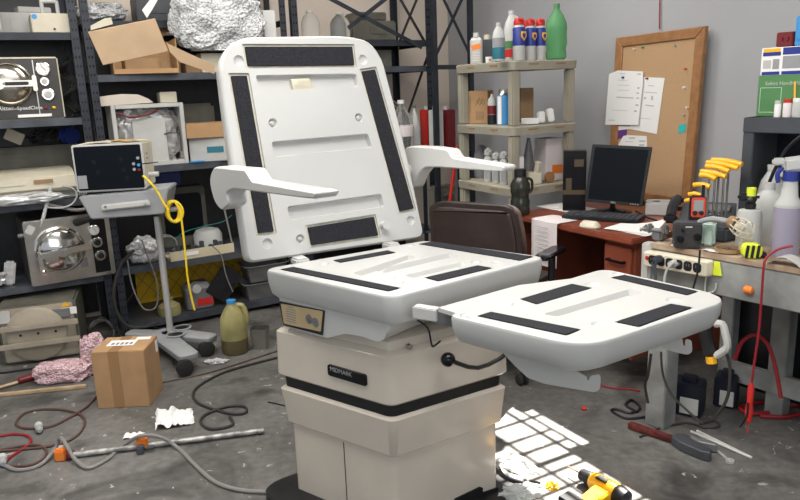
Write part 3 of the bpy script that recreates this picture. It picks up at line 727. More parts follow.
# ---- third shelf, left bay
P, w, h = fl_(-10, 77, 169, Z1[2], .02); h = .10
t = thing('flat_recorder', 'long flat beige instrument with a dark display slot on the third left shelf', 'instrument', P+FZ*.055, LA)
m = MB(); m.rings([[(x, y, z) for y, z in ((0, 0), (.30, .0), (.30, .12), (.06, .105), (-.012, .085), (-.015, .02))] for x in (-w/2, w/2)]); m.build('recorder_case', M_['beige'], t)
m = MB(); m.box((w*.12, -.013, .062), (.10, .012, .022)); m.build('display_slot', M_['card3'], t)
m = MB(); m.box((-w*.25, -.014, .05), (w*.3, .006, .004)); m.box((w*.2, -.014, .045), (.05, .006, .004)); m.build('trim_line', M_['lgrey'], t)
m = MB(); m.box((0, .17, .027), (w*.95, .26, .05), bev=.004); 
for k in range(26): m.box((w*.02+k*.012, .036, .02), (.006, .01, .02))
o = simple('base_tray', 'ribbed grey tray under the long flat beige instrument', 'tray', P+FZ*.002+LX*.0, LA, m, M_['lgrey'])
m = MB(); m.blob((0, 0, .032), (.22, .035, .032), .25, 3, seed=2, floor=0); simple('plastic_bag', 'clear crumpled plastic bag lying in front of the long flat beige instrument', 'bag', LQ(-.46, -.012, Z1[2]+.001)-LY*.03, LA, m, M_['foil'])
P, w, h = fl_(0, 76, 152, Z1[2], .35); m = MB(); m.box((0, .07, .15), (w+.1, .14, .30), bev=.01); m.box((-.1, -.004, .25), (.1, .01, .02)); simple('dark_case', 'dark grey case behind the long flat beige instrument', 'case', P, LA, m, M_['grime'])
top3 = Z1[2]+.30
m = MB(); m.box((0, .05, .02), (.17, .1, .04), bev=.003, rz=.1); simple('cardboard_piece', 'orange-brown cardboard strip on the dark grey case', 'cardboard', LQ(-.63, .38, top3+.002), LA, m, M_['orange'] if False else M_['card'])
m = MB(); m.box((0, 0, .035), (.10, .05, .07), bev=.004, ry=.5); simple('white_adapter', 'tilted off-white adapter block on the dark grey case', 'adapter', LQ(-.44, .40, top3+.028), LA, m, M_['beige'])
P, w, h = fl_(61, 73, 133, top3, .40); h = .10
t = thing('cord_spool', 'blue spool of cord on the dark grey case', 'spool', P, LA)
m = MB(); m.lathe_ax([(.052, 0), (.052, .008), (.035, .012), (.035, .05), (.052, .054), (.052, .062)], (0, 0, .052), (.5, -1, 0), 24); m.build('spool_body', M_['blue'], t)
m = MB(); m.tube([(.07*math.cos(a*.5)*(1+.1*math.sin(a)), .03*math.sin(a*1.3), .012+.08*abs(math.sin(a*.45))) for a in range(26)], .006); m.tube([(.1*math.cos(a*.6), .02*math.cos(a), .012+.05*abs(math.sin(a*.4))) for a in range(16)], .005); simple('loose_cable', 'tangled dark cable lying on the dark grey case', 'cable', LQ(-.27, .42, top3), LA, m, M_['dcable'])
a_ = LQ(-.5, -.03, 0)
def ltube(name, label, cat, pix, r, m, dep=-.03, group=None):
    Q = LP+LY*dep; k = MB(); k.tube([ONV(x, y, Q, LA) for x, y in pix], r); return tag(k.build(name, M_[m]), label, cat, group)
ltube('clear_tube', 'clear grey tube drooping from the third left shelf over the steel sterilizer', 'tube', ((50, 186), (49, 195), (46, 207), (43, 218), (40, 226)), .010, 'frost', -.04)
ltube('grey_cable', 'thick grey cable sagging along the third left shelf edge', 'cable', ((0, 202), (30, 200), (55, 206), (75, 210), (85, 209)), .010, 'gcable', -.03)
ltube('white_cable', 'thin white cable looping at the right of the third left shelf', 'cable', ((62, 186), (72, 188), (77, 195), (72, 204), (60, 208), (45, 207)), .005, 'lgrey', -.045)
# ---- autoclave 2 (all steel), turned a little
P, w, h = fl_(28, 113.5, 213, Z1[3], -.038, LA+R(5)); P.z = Z1[3]+.001; h = HT(P, 217)-Z1[3]
t = thing('autoclave', 'all-steel sterilizer with mirror round door on the lower left shelf', 'sterilizer', P, LA+R(5)); A2_ = LA+R(5)
m = MB(); m.box((-.05, .20, h/2), (w-.11, .35, h*.98), bev=.006); m.box((0, .013, h/2), (w, .024, h), bev=.006); m.build('cabinet', M_['steel'], t)
cx, cz = lpx(60, 249.5, P, A2_); d = door(t, cx, cz, .136, bulge=.05)
m = MB(); m.box((cx+.02, -.085, cz+.003), (.27, .024, .034), bev=.006, ry=-.06); m.box((cx-.115, -.06, cz-.04), (.022, .03, .12), bev=.006); m.cyl((cx-.11, -.05, cz-.1), (cx-.11, -.09, cz-.11), .014); m.cyl((cx, -.05, cz), (cx, -.09, cz), .03); m.build('door_handle', M_['chrome'], d)
m = MB(); xa, _ = lpx(100, 245, P, A2_); m.box((xa, -.003, h*.48), (.085, .008, h*.84), bev=.002); m.build('control_panel', M_['gloss'], t)
for y_, kn in ((231, 0), (243, 1), (256, 1)):
    a, b = lpx(93.5+(y_-231)*.27, y_-1, P, A2_); dial(t, a+.0, b, .032, 'paper' if not kn else 'black', 'gauge' if not kn else 'control_knob', kn)
a, b = lpx(86, 262, P, A2_); m = MB(); m.box((a-.01, -.002, b), (.04, .005, .055)); m.build('data_plate', M_['mgrey'], t)
a, b = lpx(30, 230, P, A2_); m = MB(); m.box((a, -.003, b), (.04, .006, .05), ry=.6); m.build('latch', M_['lgrey'], t)
a, b = lpx(76, 222, P, A2_); m = MB(); m.tube([(a, .005, b), (a, -.05, b), (a+.05, -.09, b+.02), (a+.12, -.10, b+.03)], .018); m.build('steam_pipe', M_['rubber'], t)
a, b = lpx(22, 242, P, A2_); m = MB(); m.cyl((-w/2-.03, .03, b+.03), (-w/2+.01, .03, b+.03), .012); m.build('side_fitting', M_['mgrey'], t)
m = MB(); m.blob((0, 0, .045), (.09, .05, .045), .5, 3, seed=5, floor=0); m.box((.12, .02, .07), (.06, .05, .14), bev=.01, ry=.2); simple('crumpled_plastic', 'crumpled whitish plastic wad left of the steel sterilizer', 'plastic', LQ(-.70, .07, Z1[3]+.002), LA, m, M_['foil'])
# ---- autoclave 3 (beige, on the floor)
P, w, h = fit(4, 84, 304, 361, 0.0, R(18)); P.z = .001
t = thing('autoclave', 'beige front-bar sterilizer with round door on the floor below the left shelving', 'sterilizer', P, R(18)); PA = R(18)

m = MB(); m.box((0, .19, h/2), (w, .36, h), bev=.012); m.build('cabinet', M_['grime'], t)
m = MB(); m.box((0, .005, h/2), (w-.03, .02, h-.03), bev=.006); m.build('front_panel', M_['shadedbeige'], t)
d = MB(); d.lathe_ax([(h*.46, -.0), (h*.46, .02), (h*.43, .028), (.001, .03)], (-.01, -.003, h*.5), (0, -1, 0), 36); d = d.build('door', M_['shadedbeige'], t)
for z in (h*.66, h*.36): 
    m = MB(); m.box((-.0, -.05, z), (w+.02, .02, .030), bev=.004); m.build('door_bar', M_['shadedbeige'], t)
m = MB()
for x in (-.09, .0, .09): m.cyl((x, -.03, h*.52), (x, -.036, h*.52), .007)
m.build('door_bolts', M_['black'], d)
m = MB(); m.slab(rrect(-.045, .045, -.035, .035, .015), [(0, 0), (.012, 0)], fr=(Vector((-.175, -.006, h*.84)), Vector((1, 0, 0)), FZ, Vector((0, -1, 0)))); m.build('handle_recess', M_['lgrey'], t)
m = MB(); m.prism([(.13, -.007, h*.9), (.18, -.007, h*.9), (.155, -.007, h*.98)], (0, -.002, 0)); m.build('warning_sticker', M_['hexy'], t)
m = MB(); m.box((.17, -.007, h*.82), (.08, .004, .04)); m.build('paper_sticker', M_['paper'], t)
m = MB(); m.box((.11, -.012, h*.80), (.13, .014, .05), bev=.003); m.build('metal_plate', M_['mgrey'], t)
m = MB()
for k in range(4): m.tube([(.07*math.cos(i*.5+k)*(1-.05*k), .02*k+.02*math.sin(i), .075+.07*math.sin(i*.5+k)) for i in range(14)], .008)
simple('cable_coil', 'dark coil of cable between the beige floor sterilizer and the cardboard box', 'cable', AT(103, 344, .008), LA, m, M_['dcable'])
# ---- middle bay, top boards
Pm = LQ(.14, .30, Z2[0]+.001); m = MB(); m.blob((0, .1, .06), (.14, .12, .055), .25, 3, seed=11, floor=0, sq=.7); simple('wrapped_parts', 'clear plastic wrapped part on the topmost board of the middle bay', 'wrapped part', Pm, LA, m, M_['bubble'])
for k, (tt, w_, c, nm, lb) in enumerate(((.44, .22, 'dgrey', 'dark_bracket', 'dark bracket on the topmost board beside the plastic wrapped part'), (.75, .24, 'card2', 'storage_box', 'pale cardboard box on the topmost board above the bubble wrap bundle'), (1.02, .2, 'grime', 'motor_unit', 'olive grey motor unit on the topmost board, far end of the middle bay'))):
    m = MB(); m.box((0, .1, .075), (w_, .2, .15), bev=.006); m.box((0, .0, .08), (w_*.6, .01, .06)); m.cyl((0, .1, .15), (0, .1, .17), .05)
    simple(nm, lb, 'equipment', LQ(tt, .27, Z2[0]+.001), LA, m, M_[c])
# ---- open cardboard box, tilted towards us
def boxpx(pts, P, n): return [ONP(x, y, P, n) for x, y in pts]
Pz = LQ(.14, -.05, Z2[1]); ang = LA-R(4)
t = thing('open_box', 'open cardboard box tipped forward with a broad flap on the middle bay shelf', 'cardboard box', LQ(.30, -.02, Z2[1]+.002), ang)
bw, bh, bd = .36, .20, .30
k = .006
for nm, c, d_ in (('box_bottom', (0, bd/2, k/2), (bw, bd, k)), ('box_side', (-bw/2, bd/2, bh/2), (k, bd, bh)), ('box_side', (bw/2, bd/2, bh/2), (k, bd, bh)), ('box_back', (0, bd, bh/2), (bw, k, bh)), ('box_front', (0, 0, bh*.07), (bw, k, bh*.14))):
    m = MB(); m.box(c, d_); m.build(nm, M_['card'], t, smooth=False)
fq = [ONP(x, y, LQ(.3, -.10, 0), (vn(ang)+FZ*.35).normalized()) for x, y in ((88, 32), (155, 18.5), (168, 51), (103, 65))]
m = MB(); m.prism(fq, (vn(ang)+FZ*.3)*.005); m.build('flap', M_['card2'], t, smooth=False, world=True)
q2 = [ONP(x, y, LQ(.62, -.06, 0), (vn(ang)+FZ*.3).normalized()) for x, y in ((167, 43), (188, 53), (215, 65), (214.5, 74), (180, 62), (170, 52))]
m = MB(); m.prism(q2, vn(ang)*.005); m.build('flap', M_['card2'], t, smooth=False, world=True)
m = MB(); m.box((-.02, .12, .05), (.2, .12, .07), bev=.004, rz=.1); m.box((.10, .14, .04), (.1, .1, .06), bev=.004); o = m.build('contents', M_['card3'], None); place(o, LQ(.30, -.02, Z2[1]+.009), ang); tag(o, 'brown packets lying inside the open cardboard box', 'packet'); 
m = MB(); q3 = [ONP(x, y, LQ(.32, .0, 0), vn(LA)) for x, y in ((88, 31), (113, 24), (111, 17.5), (104, 18.5), (90, 26))]; m.prism(q3, LY*.05); tag(m.build('styrofoam_block', M_['beige']), 'pale greenish foam block showing over the open cardboard box flap', 'foam')
q4 = [ONP(x, y, LQ(.56, .30, 0), vn(LA)) for x, y in ((151, 10), (160, -8), (166, 0), (176, 21), (162, 38))]; m = MB(); m.prism(q4, LY*.006); t = tag(m.build('cardboard_flap', M_['card3']), 'upright brown cardboard sheet left of the bubble wrap bundle', 'cardboard')
q4 = [ONP(x, y, LQ(.5, .09, 0), vn(LA)) for x, y in ((142, 10), (152, -3), (160, -4), (152, 10), (147, 18))]; m = MB(); m.prism(q4, LY*.004); o = m.build('paper_card', M_['paper']); tag(o, 'white card with red print leaning on the upright brown cardboard', 'card')
# bubble wrap bundle
Pb = ONV(219, 18, LQ(.5, .03), LA); m = MB(); m.blob((0, 0, 0), (.265, .13, .19), .28, 2.2, sub=5, seed=21, sq=.75, floor=-.165); o = m.build('bubble_wrap_bundle', M_['bubble']); Pb.z = 1.885; place(o, Pb, LA); tag(o, 'big bundle wrapped in clear bubble wrap on the middle bay', 'bubble wrap')
P, w, h = fl_(261, 275, 10, Z2[1]+.001, .02); m = MB(); m.box((.02, .06, h/2), (w*.8, .10, h), bev=.003); simple('white_box', 'white box sticking out right of the bubble wrap bundle', 'box', P, LA-R(15), m, M_['white'])
for k, (x0, x1, yt, c, lb, dp) in enumerate(((201, 232, 36, 'hexy', 'yellowish carton under the bubble wrap bundle, nearest the chair back', .02), (186, 203, 62, 'card3', 'small brown carton just under the open box flap, left', .04), (176, 199, 58, 'card2', 'small pale carton just under the open box flap, right', .20))):
    P, w, h = fl_(x0, x1, yt, Z2[1], dp); m = MB(); m.box((0, .07, min(max(h, .05), .115)/2), (w, .14, min(max(h, .05), .115)), bev=.003); m.box((0, .0, min(max(h, .05), .115)*.5), (w*.5, .002, .02)); simple('carton', lb, 'box', P+FZ*.001, LA, m, M_[c] if c != 'hexy' else M_['beige'])
# ---- second shelf of the middle bay
P, w, h = fl_(115, 187, 104, Z2[2], .03); P.z = Z2[2]+.001
t = thing('open_chassis', 'opened beige instrument chassis full of crumpled film on the middle bay', 'instrument', P, LA)
hh = h; m = MB()
for c, d_ in (((-w/2+.012, .12, hh/2), (.024, .24, hh)), ((w/2-.012, .12, hh/2), (.024, .24, hh)), ((0, .12, hh-.012), (w-.05, .24, .024)), ((0, .12, .012), (w-.05, .24, .024)), ((0, .235, hh/2), (w-.05, .01, hh-.05))): m.box(c, d_, bev=.002)
m.build('chassis_frame', M_['lgrey'], t)
m = MB(); m.blob((0, .14, hh*.5), (w*.43, .085, hh*.44), .2, 4, sub=5, seed=3, sq=.6); m.build('film_lining', M_['foil'], t)
m = MB(); m.box((.0, .035, hh*.40), (w*.46, .012, hh*.74), bev=.003); m.build('inner_cover', M_['lgrey'], t)
m = MB(); m.tube([(-w*.44, .03, hh*.9), (-w*.25, .01, hh*.80), (0, .015, hh*.84), (w*.15, .02, hh*.92)], .006); m.build('hose', M_['dred'], t)
m = MB(); m.tube([(w*.2, .03, hh*.5), (w*.3, .0, hh*.52), (w*.42, .0, hh*.5)], .004); m.tube([(w*.3, .03, hh*.85), (w*.41, .02, hh*.6), (w*.42, .02, hh*.2)], .004); m.build('cable', M_['brcable'], t)
ctop = Z2[2]+.001+hh
q = [ONP(x, y, LQ(.2, .03, 0), vn(LA)) for x, y in ((98, 97), (108, 95.5), (122, 94), (138, 94.5), (148, 98.5), (153.5, 102.5), (98.5, 106.5))]
m = MB(); m.prism(q, LY*.16); tag(m.build('cover_panel', M_['cream']), 'curved cream cover lying across the opened chassis, top left', 'cover')
P, w, h = fl_(160, 177, 92, ctop, .10); m = MB(); m.box((0, .05, h/2), (w, .1, h), bev=.004); m.cyl((-w*.25, -.001, h*.75), (-w*.25, .002, h*.75), .006); m.cyl((w*.25, -.001, h*.75), (w*.25, .002, h*.75), .006); simple('switch_box', 'small cream switch box standing on the opened chassis', 'box', P+FZ*.001, LA, m, M_['beige'])
P, w, h = fl_(104, 113, 118, Z2[2], .0); h = .15; m = MB(); m.box((0, .05, h/2), (w*.5, .02, h)); m.box((0, .05, h*.4), (w, .03, .02)); m.cyl((0, .05, h), (0, .05, h+.025), .012); simple('white_valve', 'small white fitting left of the opened chassis', 'fitting', P+FZ*.001, LA, m, M_['lgrey'])
P, w, h = fl_(190, 226, 138, Z2[2], .02); t = thing('carton', 'white carton with a green label behind the left armrest', 'box', P+FZ*.001, LA-R(20))
m = MB(); m.box((0, .1, h/2), (w, .2, h), bev=.003); m.build('carton_body', M_['lgrey'], t); m = MB(); m.box((w*.2, -.001, h*.5), (w*.45, .003, h*.25)); m.build('carton_label', M_['tealliq'], t)
P2_, w2, h2 = fl_(187, 232, 120, Z2[2]+h, .0); m = MB(); m.box((0, .11, .045), (w2, .24, .09), bev=.002); simple('cardboard_slab', 'flat brown carton resting on the green-labelled white carton', 'box', P2_+FZ*.003, LA-R(12), m, M_['card'])
m = MB(); m.blob((0, 0, .006), (.05, .018, .006), .3, 3, seed=8, floor=0); simple('blue_cloth', 'bright blue glove on the shelf edge by the white carton', 'glove', LQ(.545, .012, Z2[2]+.001), LA, m, M_['lblue'])
# dark back items
for k, (tt, w_, h_, c, lb) in enumerate(((.30, .22, .3, 'dgrey', 'dark machine housing behind the curved cream cover'), (.62, .3, .36, 'grime', 'dark grey unit at the back, above the white carton'))):
    m = MB(); m.box((0, .09, h_/2), (w_, .18, h_), bev=.02); m.box((0, -.0, h_*.6), (w_*.5, .006, h_*.2)); simple('machine_housing', lb, 'equipment', LQ(tt, .32, Z2[2]+.002), LA, m, M_[c])
# ---- lower shelf of the middle bay
P, w, h = fl_(170, 235, 240, Z2[3], .02); t = thing('circuit_chassis', 'long tan circuit chassis on the lower middle shelf', 'circuit board', P+FZ*.001, LA+R(4))
m = MB(); m.box((0, .0, .03), (w, .008, .06)); m.box((0, .09, .006), (w, .18, .012)); m.build('board', M_['pcb'], t)
m = MB()
for k in range(9): m.box((-w*.42+k*w*.1, .06+.03*(k % 3), .035+.01*(k % 2)), (.025, .03, .05+.02*(k % 2)), bev=.003)
m.build('components', M_['dgrey'], t); m = MB(); m.box((-w*.18, -.006, .035), (.09, .004, .022)); m.build('sticker', M_['paper'], t)
P, w, h = fl_(194, 222, 228, Z2[3], .27); m = MB(); m.lathe([(w*.48, 0), (w*.5, .02), (w*.5, h*.7), (w*.4, h*.92), (w*.2, h), (.001, h)], 24); simple('plastic_canister', 'rounded translucent white canister behind the tan circuit chassis', 'canister', P+FZ*.001, LA, m, M_['frost'])
P, w, h = fl_(160, 208, 188, Z2[3], .39); t = thing('old_monitor', 'dark monitor at the back of the lower middle shelf', 'monitor', P+FZ*.001, LA)
m = MB(); m.box((0, .06, h/2), (w, .10, h), bev=.012); m.build('monitor_case', M_['grime'], t); m = MB(); m.slab(rrect(-w*.4, w*.4, h*.2, h*.9, .03), [(0, 0), (.01, 0)], fr=(Vector((0, .012, 0)), Vector((1, 0, 0)), FZ, Vector((0, -1, 0)))); m.build('screen', M_['screen'], t)
P, w, h = fl_(160, 192, 168, .90, .28); m = MB(); m.box((0, .06, .05), (.18, .12, .1), bev=.012); o = simple('blue_bin', 'deep blue bin on top of the dark monitor', 'bin', LQ(.42, .38, Z2[3]+HT(LQ(.42, .3), 188)-Z2[3]+.003), LA, m, M_['blue'])
m = MB(); m.blob((0, 0, .08), (.10, .06, .08), .3, 2.4, sub=5, seed=13, floor=0); simple('plastic_bundle', 'grey crumpled plastic bundle of cables at the left of the lower middle shelf', 'bundle', LQ(.175, .09, Z2[3]+.002), LA, m, M_['foil'])
m = MB()
for k in range(3): m.tube([(.06*math.cos(i*.6+k*.4), .018*k-.03, .07+.06*math.sin(i*.6+k*.4)) for i in range(12)], .007)
simple('hose_coil', 'loose coil of grey hose right of the grey plastic bundle', 'hose', LQ(.34, .22, Z2[3]+.003), LA, m, M_['gcable'])
q = [ONP(x, y, LQ(.5, -.02, 0), (FZ*.9-LY*.4).normalized()) for x, y in ((164, 183), (174, 184), (192, 191.5), (189, 193), (176, 190))]
m = MB(); m.prism(q, FZ*.006); tag(m.build('green_flap', M_['mint']), 'pale green plate held out beside the wheeled cart top', 'plate')
ltube('teal_wire', 'thin teal wires lying behind the white canister', 'wire', ((170, 243), (185, 232), (205, 226), (222, 222), (232, 215)), .003, 'tealw', .2)
ltube('sensor_rod', 'thin grey rod hanging below the left armrest pivot', 'rod', ((224, 208), (228, 225), (232, 243)), .006, 'gcable', -.15)
ltube('cable_drop', 'thin pale cable hanging from the tan circuit chassis', 'cable', ((212, 246), (221, 255), (226, 275), (233, 292)), .004, 'gcable', -.02)
ltube('drip_loop', 'dark grey hose looping down in front of the lower middle shelf', 'hose', ((134, 250), (121, 265), (114, 290), (117, 312), (128, 326), (145, 327), (158, 322)), .010, 'dcable', -.10)
ltube('thin_cable', 'thin grey cord looping below the grey plastic bundle', 'cord', ((127, 258), (132, 285), (143, 308), (155, 308), (158, 295), (155, 275), (147, 255), (142, 240)), .005, 'gcable', -.06)
# ---- bottom board of the middle bay
ZB = Z2[4]
t = thing('diamond_sheet', 'amber sheet with a diamond line pattern at the back of the bottom board', 'sheet', LQ(.55, .44, ZB+.001), LA)
m = MB(); m.box((0, .01, .16), (.8, .012, .32)); m.build('panel_sheet', M_['yellow'], t)
m = MB()
for k in range(9):
    for s_ in (-1, 1): m.box((-.36+k*.09, .003, .16), (.004, .003, .36), ry=s_*.7)
m.build('diamond_lines', M_['card3'], t)
P, w, h = fl_(186, 214, 283, ZB, .06); t = thing('grey_jerrycan', 'grey plastic jug with a red label on the bottom board behind the yellow cord', 'jug', P+FZ*.001+LY*.06, LA)
m = MB(); m.slab(rrect(-w/2, w/2, -.07, .07, .03), [(0, .01), (.01, 0), (h*.78, 0), (h*.95, .025), (h, .05)]); m.build('jug_body', M_['mgrey'], t); m = MB(); m.box((w*.15, -.071, h*.28), (w*.55, .004, h*.26)); m.build('jug_label', M_['red'], t); m = MB(); m.cyl((-w*.1, -.06, h*.8), (-w*.1, -.075, h*.8), .03); m.build('jug_boss', M_['lgrey'], t)
P, w, h = fl_(216, 238, 290, ZB, .02); m = MB(); m.box((0, .03, .12), (.16, .012, .22), bev=.004, ry=.7); m.box((.03, .06, .10), (.10, .10, .012), ry=-.6); simple('black_bracket', 'folded black plastic bracket right of the grey jug', 'bracket', P+FZ*.03, LA, m, M_['black'])
for k, (x0, x1, yt, zz, lb) in enumerate(((246, 290, 296, 0, 'lower steel steam pan'), (248, 292, 278, .13, 'upper steel steam pan'))):
    P, w, h = fl_(x0, x1, yt, ZB, .02); m = MB(); w = .30
    m.slab(rrect(-w/2, w/2, 0, .22, .03), [(0, .03), (.11, .005), (.115, -.012), (.118, -.012), (.118, 0), (.02, .03)]); simple('steam_pan', lb+' stacked beside the pedestal of the chair', 'pan', P+FZ*(.001+.121*k), LA, m, M_['mgrey'], 'steel steam pans')
P, w, h = fl_(158, 184, 300, ZB, .01); t = thing('glass_jar', 'murky jar with a lid on the bottom board behind the cart pole', 'jar', P+FZ*.001+LY*.06, LA); m = MB(); m.lathe([(w*.42, 0), (w*.46, .02), (w*.42, h*.55), (w*.22, h*.75), (w*.18, h*.85), (w*.2, h), (.001, h)], 20); m.build('jar_body', M_['olive'], t)
P, w, h = fl_(184, 213, 318, ZB, -.02); m = MB(); m.box((0, .08, .035), (w, .16, .07), bev=.003); simple('flat_box', 'flat dull brown box in front of the grey jug', 'box', P+FZ*.001+LY*(.0), LA, m, M_['card3']) if False else None

# ---------------------------------------------------------------- wheeled cart with monitor
CA = R(10)
castF, castB = AT(185, 378), AT(207, 358)
cp = AT(171, 336, .09)                               # foot of the pole
ZT = 1.0
pt = ONV(150, 217, cp, CA); 
t = thing('monitor_cart', 'grey wheeled pole cart with a tray top, beside the left shelving', 'cart', (cp.x, cp.y, 0), CA)
ct = HT(cp, 218); 
m = MB(); m.cyl((0, 0, .05), (0, 0, ct+.01), .019, n=20); m.build('pole', M_['alu'], t)
# tray
fp = ONV(118, 205, cp-vn(CA)*.17, CA); dz = ct
def cl(p): return MW[t.name].inverted() @ Vector(p)
q = [cl(ONP(x, y, cp-vn(CA)*.20, vn(CA))) for x, y in ((78, 197), (168, 189), (164, 214), (91, 219.5))]
m = MB(); m.rings([[Vector(p) for p in q], [Vector((p.x+.02 if i in (0, 3) else p.x+.01, .10, p.z+.0)) for i, p in enumerate(q)]])
bmesh.ops.bevel(m.bm, geom=list(m.bm.edges), offset=.006, segments=2, affect='EDGES'); m.build('tray', M_['grey'], t)
xl = (q[3].x+q[2].x)/2; zl = (q[0].z+q[1].z+q[2].z+q[3].z)/4
m = MB(); m.box((xl+.0, q[0].y-.012, zl), (.245, .018, .032), bev=.006, ry=-.05); m.build('front_grip', M_['lgrey'], t)
m = MB()
for sx in (-.10, .10): m.cyl((xl+sx, q[0].y-.024, zl), (xl+sx, q[0].y-.019, zl), .006)
m.build('grip_screws', M_['steel'], t)
hk = cl(ONP(172, 210, cp-vn(CA)*.12, vn(CA))); m = MB(); m.cyl((hk.x-.05, hk.y, hk.z), (hk.x+.045, hk.y-.02, hk.z+.01), .014); m.build('cable_peg', M_['grey'], t)
# base: two legs with rings and castors
bz = .085
f1, f2 = cl(castF), cl(castB)
bz = .10
m = MB()
for a, b, hw in (((-.04, -.02), (f1.x+.03, f1.y+.05), .06), ((-.03, .05), (f2.x+.04, f2.y+.05), .055), ((0, 0), (-.26, .10), .05), ((0, 0), (-.24, -.12), .05)):
    A = Vector((a[0], a[1], 0)); B = Vector((b[0], b[1], 0)); d_ = (B-A).normalized(); s_ = Vector((-d_.y, d_.x, 0))*hw
    m.slab([(A-s_)[:2], (B-s_*.9)[:2], (B+s_*.9)[:2], (A+s_)[:2]], [(bz-.03, .006), (bz-.022, 0), (bz+.006, 0), (bz+.012, .008)], rad=.03)
m.lathe([(.10, bz-.03), (.105, bz), (.10, bz+.014), (.05, bz+.016), (.05, bz-.03)], 28); m.build('base', M_['grey'], t)
for cx_, cy_ in ((.035, -.06), (.06, .055)):
    m = MB(); m.lathe([(.052, bz+.012), (.056, bz+.02), (.044, bz+.022), (.042, bz+.013)], 24, (cx_, cy_, 0)); m.build('cup_ring', M_['grey'], t)
    m = MB(); m.lathe([(.042, bz+.0125), (.042, bz+.0175), (.001, bz+.0175)], 24, (cx_, cy_, 0)); m.build('cup_well', M_['black'], t)
for cx_, cy_ in ((f1.x, f1.y+.03), (f2.x, f2.y+.03), (-.24, .10), (-.22, -.12)):
    m = MB(); m.lathe_ax([(.03, -.022), (.044, -.018), (.046, 0), (.044, .018), (.03, .022), (.001, .022)], (cx_, cy_, .046), (.35, -1, 0), 24); ca = m.build('castor', M_['rubber'], t)
    m = MB(); m.cyl((cx_, cy_+.02, .05), (cx_, cy_+.02, bz-.025), .014); m.build('castor_stem', M_['black'], ca)
# monitor on the cart
tz = MW[t.name] @ Vector(((q[0].x+q[1].x)/2, 0, (q[0].z+q[1].z)/2)); MA = CA-R(2)
zt_ = tz.z+.012
P, w, h = fitp(75, 145, 148, zt_-.02, cp-vn(CA)*.17, CA, 0.0, MA); 
mo = thing('patient_monitor', 'cream boxed monitor with a black front on the wheeled cart', 'monitor', P+FZ*.0, MA); base_z = P.z
# wedge foot so that it stands square on the sloping tray
m = MB(); m.box((0, .135, h/2+.02), (w, .25, h-.0), bev=.008); m.build('monitor_case', M_['beige'], mo)
m = MB(); m.box((0, .135, .012), (w*.8, .2, .024)); m.build('foot', M_['black'], mo)
fr_ = MB(); fr_.box((0, .006, h/2+.02), (w+.004, .02, h+.004), bev=.006); fr_.build('front_bezel', M_['lgrey'], mo)
m = MB(); m.box((0, -.005, h/2+.02), (w-.016, .008, h-.016), bev=.004); pan = m.build('front_panel', M_['screen'], mo)
m = MB()
for sx, sz in ((-.17, .72), (.15, .75), (-.14, .5), (.17, .52), (.2, .34)): m.cyl((sx*w*1.2, -.0095, sz*h), (sx*w*1.2, -.0088, sz*h), .011)
pattern(pan, m, M_['gloss'])
m = MB(); m.box((-w*.40, -.010, h*.30), (w*.13, .003, h*.28)); m.build('rating_sticker', M_['grey'], pan)
for k, (sx, sz, c) in enumerate(((.43, .72, 'grey'), (.43, .57, 'lblue'), (.36, .6, 'grey'), (.36, .48, 'grey'), (.43, .47, 'dred'))): m = MB(); m.cyl((sx*w, -.016, sz*h+.01), (sx*w, -.008, sz*h+.01), .008, n=12); m.build('socket', M_[c], pan)
m = MB()
for k in (0, 1): m.box((w/2+.001, .09, h*(.82-.1*k)), (.004, .035, .009))
m.build('side_vents', M_['grey'], mo)
m = MB(); m.cyl((w/2, .1, h*.35), (w/2+.05, .1, h*.35), .013); m.build('side_knob', M_['lgrey'], mo)
mt = P.z+h+.0205
m = MB(); m.sheet(8, 5, lambda u, v: Vector((-.13+.28*u, .03+.19*v, .003+.004*math.sin(u*5+v*3)**2))); simple('paper_stack', 'sheet of paper on top of the cream monitor', 'paper', P+FZ*(h+.021), MA, m, M_['beige'])
m = MB(); m.sheet(6, 4, lambda u, v: Vector((.0+.13*u, .05+.10*v, .012+.003*math.sin(u*6)))); simple('yellow_note', 'yellow paper slip on top of the cream monitor', 'paper', P+FZ*(h+.020), MA, m, M_['hexy'])
# yellow network cable: from the socket, coiled on the peg and hanging to the floor side
hp = MW[t.name] @ hk; K = cp-vn(CA)*.26
k = MB(); k.tube([ONV(143, 176, P-vn(CA)*.03, CA), ONV(150, 182, K, CA), ONV(157, 191, K, CA), ONV(163, 202, K, CA), ONV(168, 210, K, CA)], .0055)
for i in range(9):
    a0 = i*.5; k.tube([hp+vx(CA)*((.030+.006*(i % 3))*math.cos(a+a0)+.002*i+.005)+FZ*(.055*math.sin(a+a0)*(1+.06*(i % 2))-.004)-vn(CA)*(.012+.0045*i+.003*math.sin(a)) for a in [j*2*pi/14 for j in range(14)]], .0055, closed=True)
k.tube([ONV(x, y, K, CA) for x, y in ((174, 200), (180, 212), (183, 232), (185.5, 255), (188, 280), (193.5, 306), (195, 310))], .0055)
tag(k.build('network_cable', M_['ycable']), 'yellow cable coiled on the cart peg and hanging down', 'cable')
# thin black lead
k = MB(); k.tube([ONV(141, 164, P-vn(CA)*.03, CA), ONV(150, 163, K, CA), ONV(158, 162, K, CA)], .003); tag(k.build('black_lead', M_['black']), 'short black lead plugged into the cream monitor', 'cable')

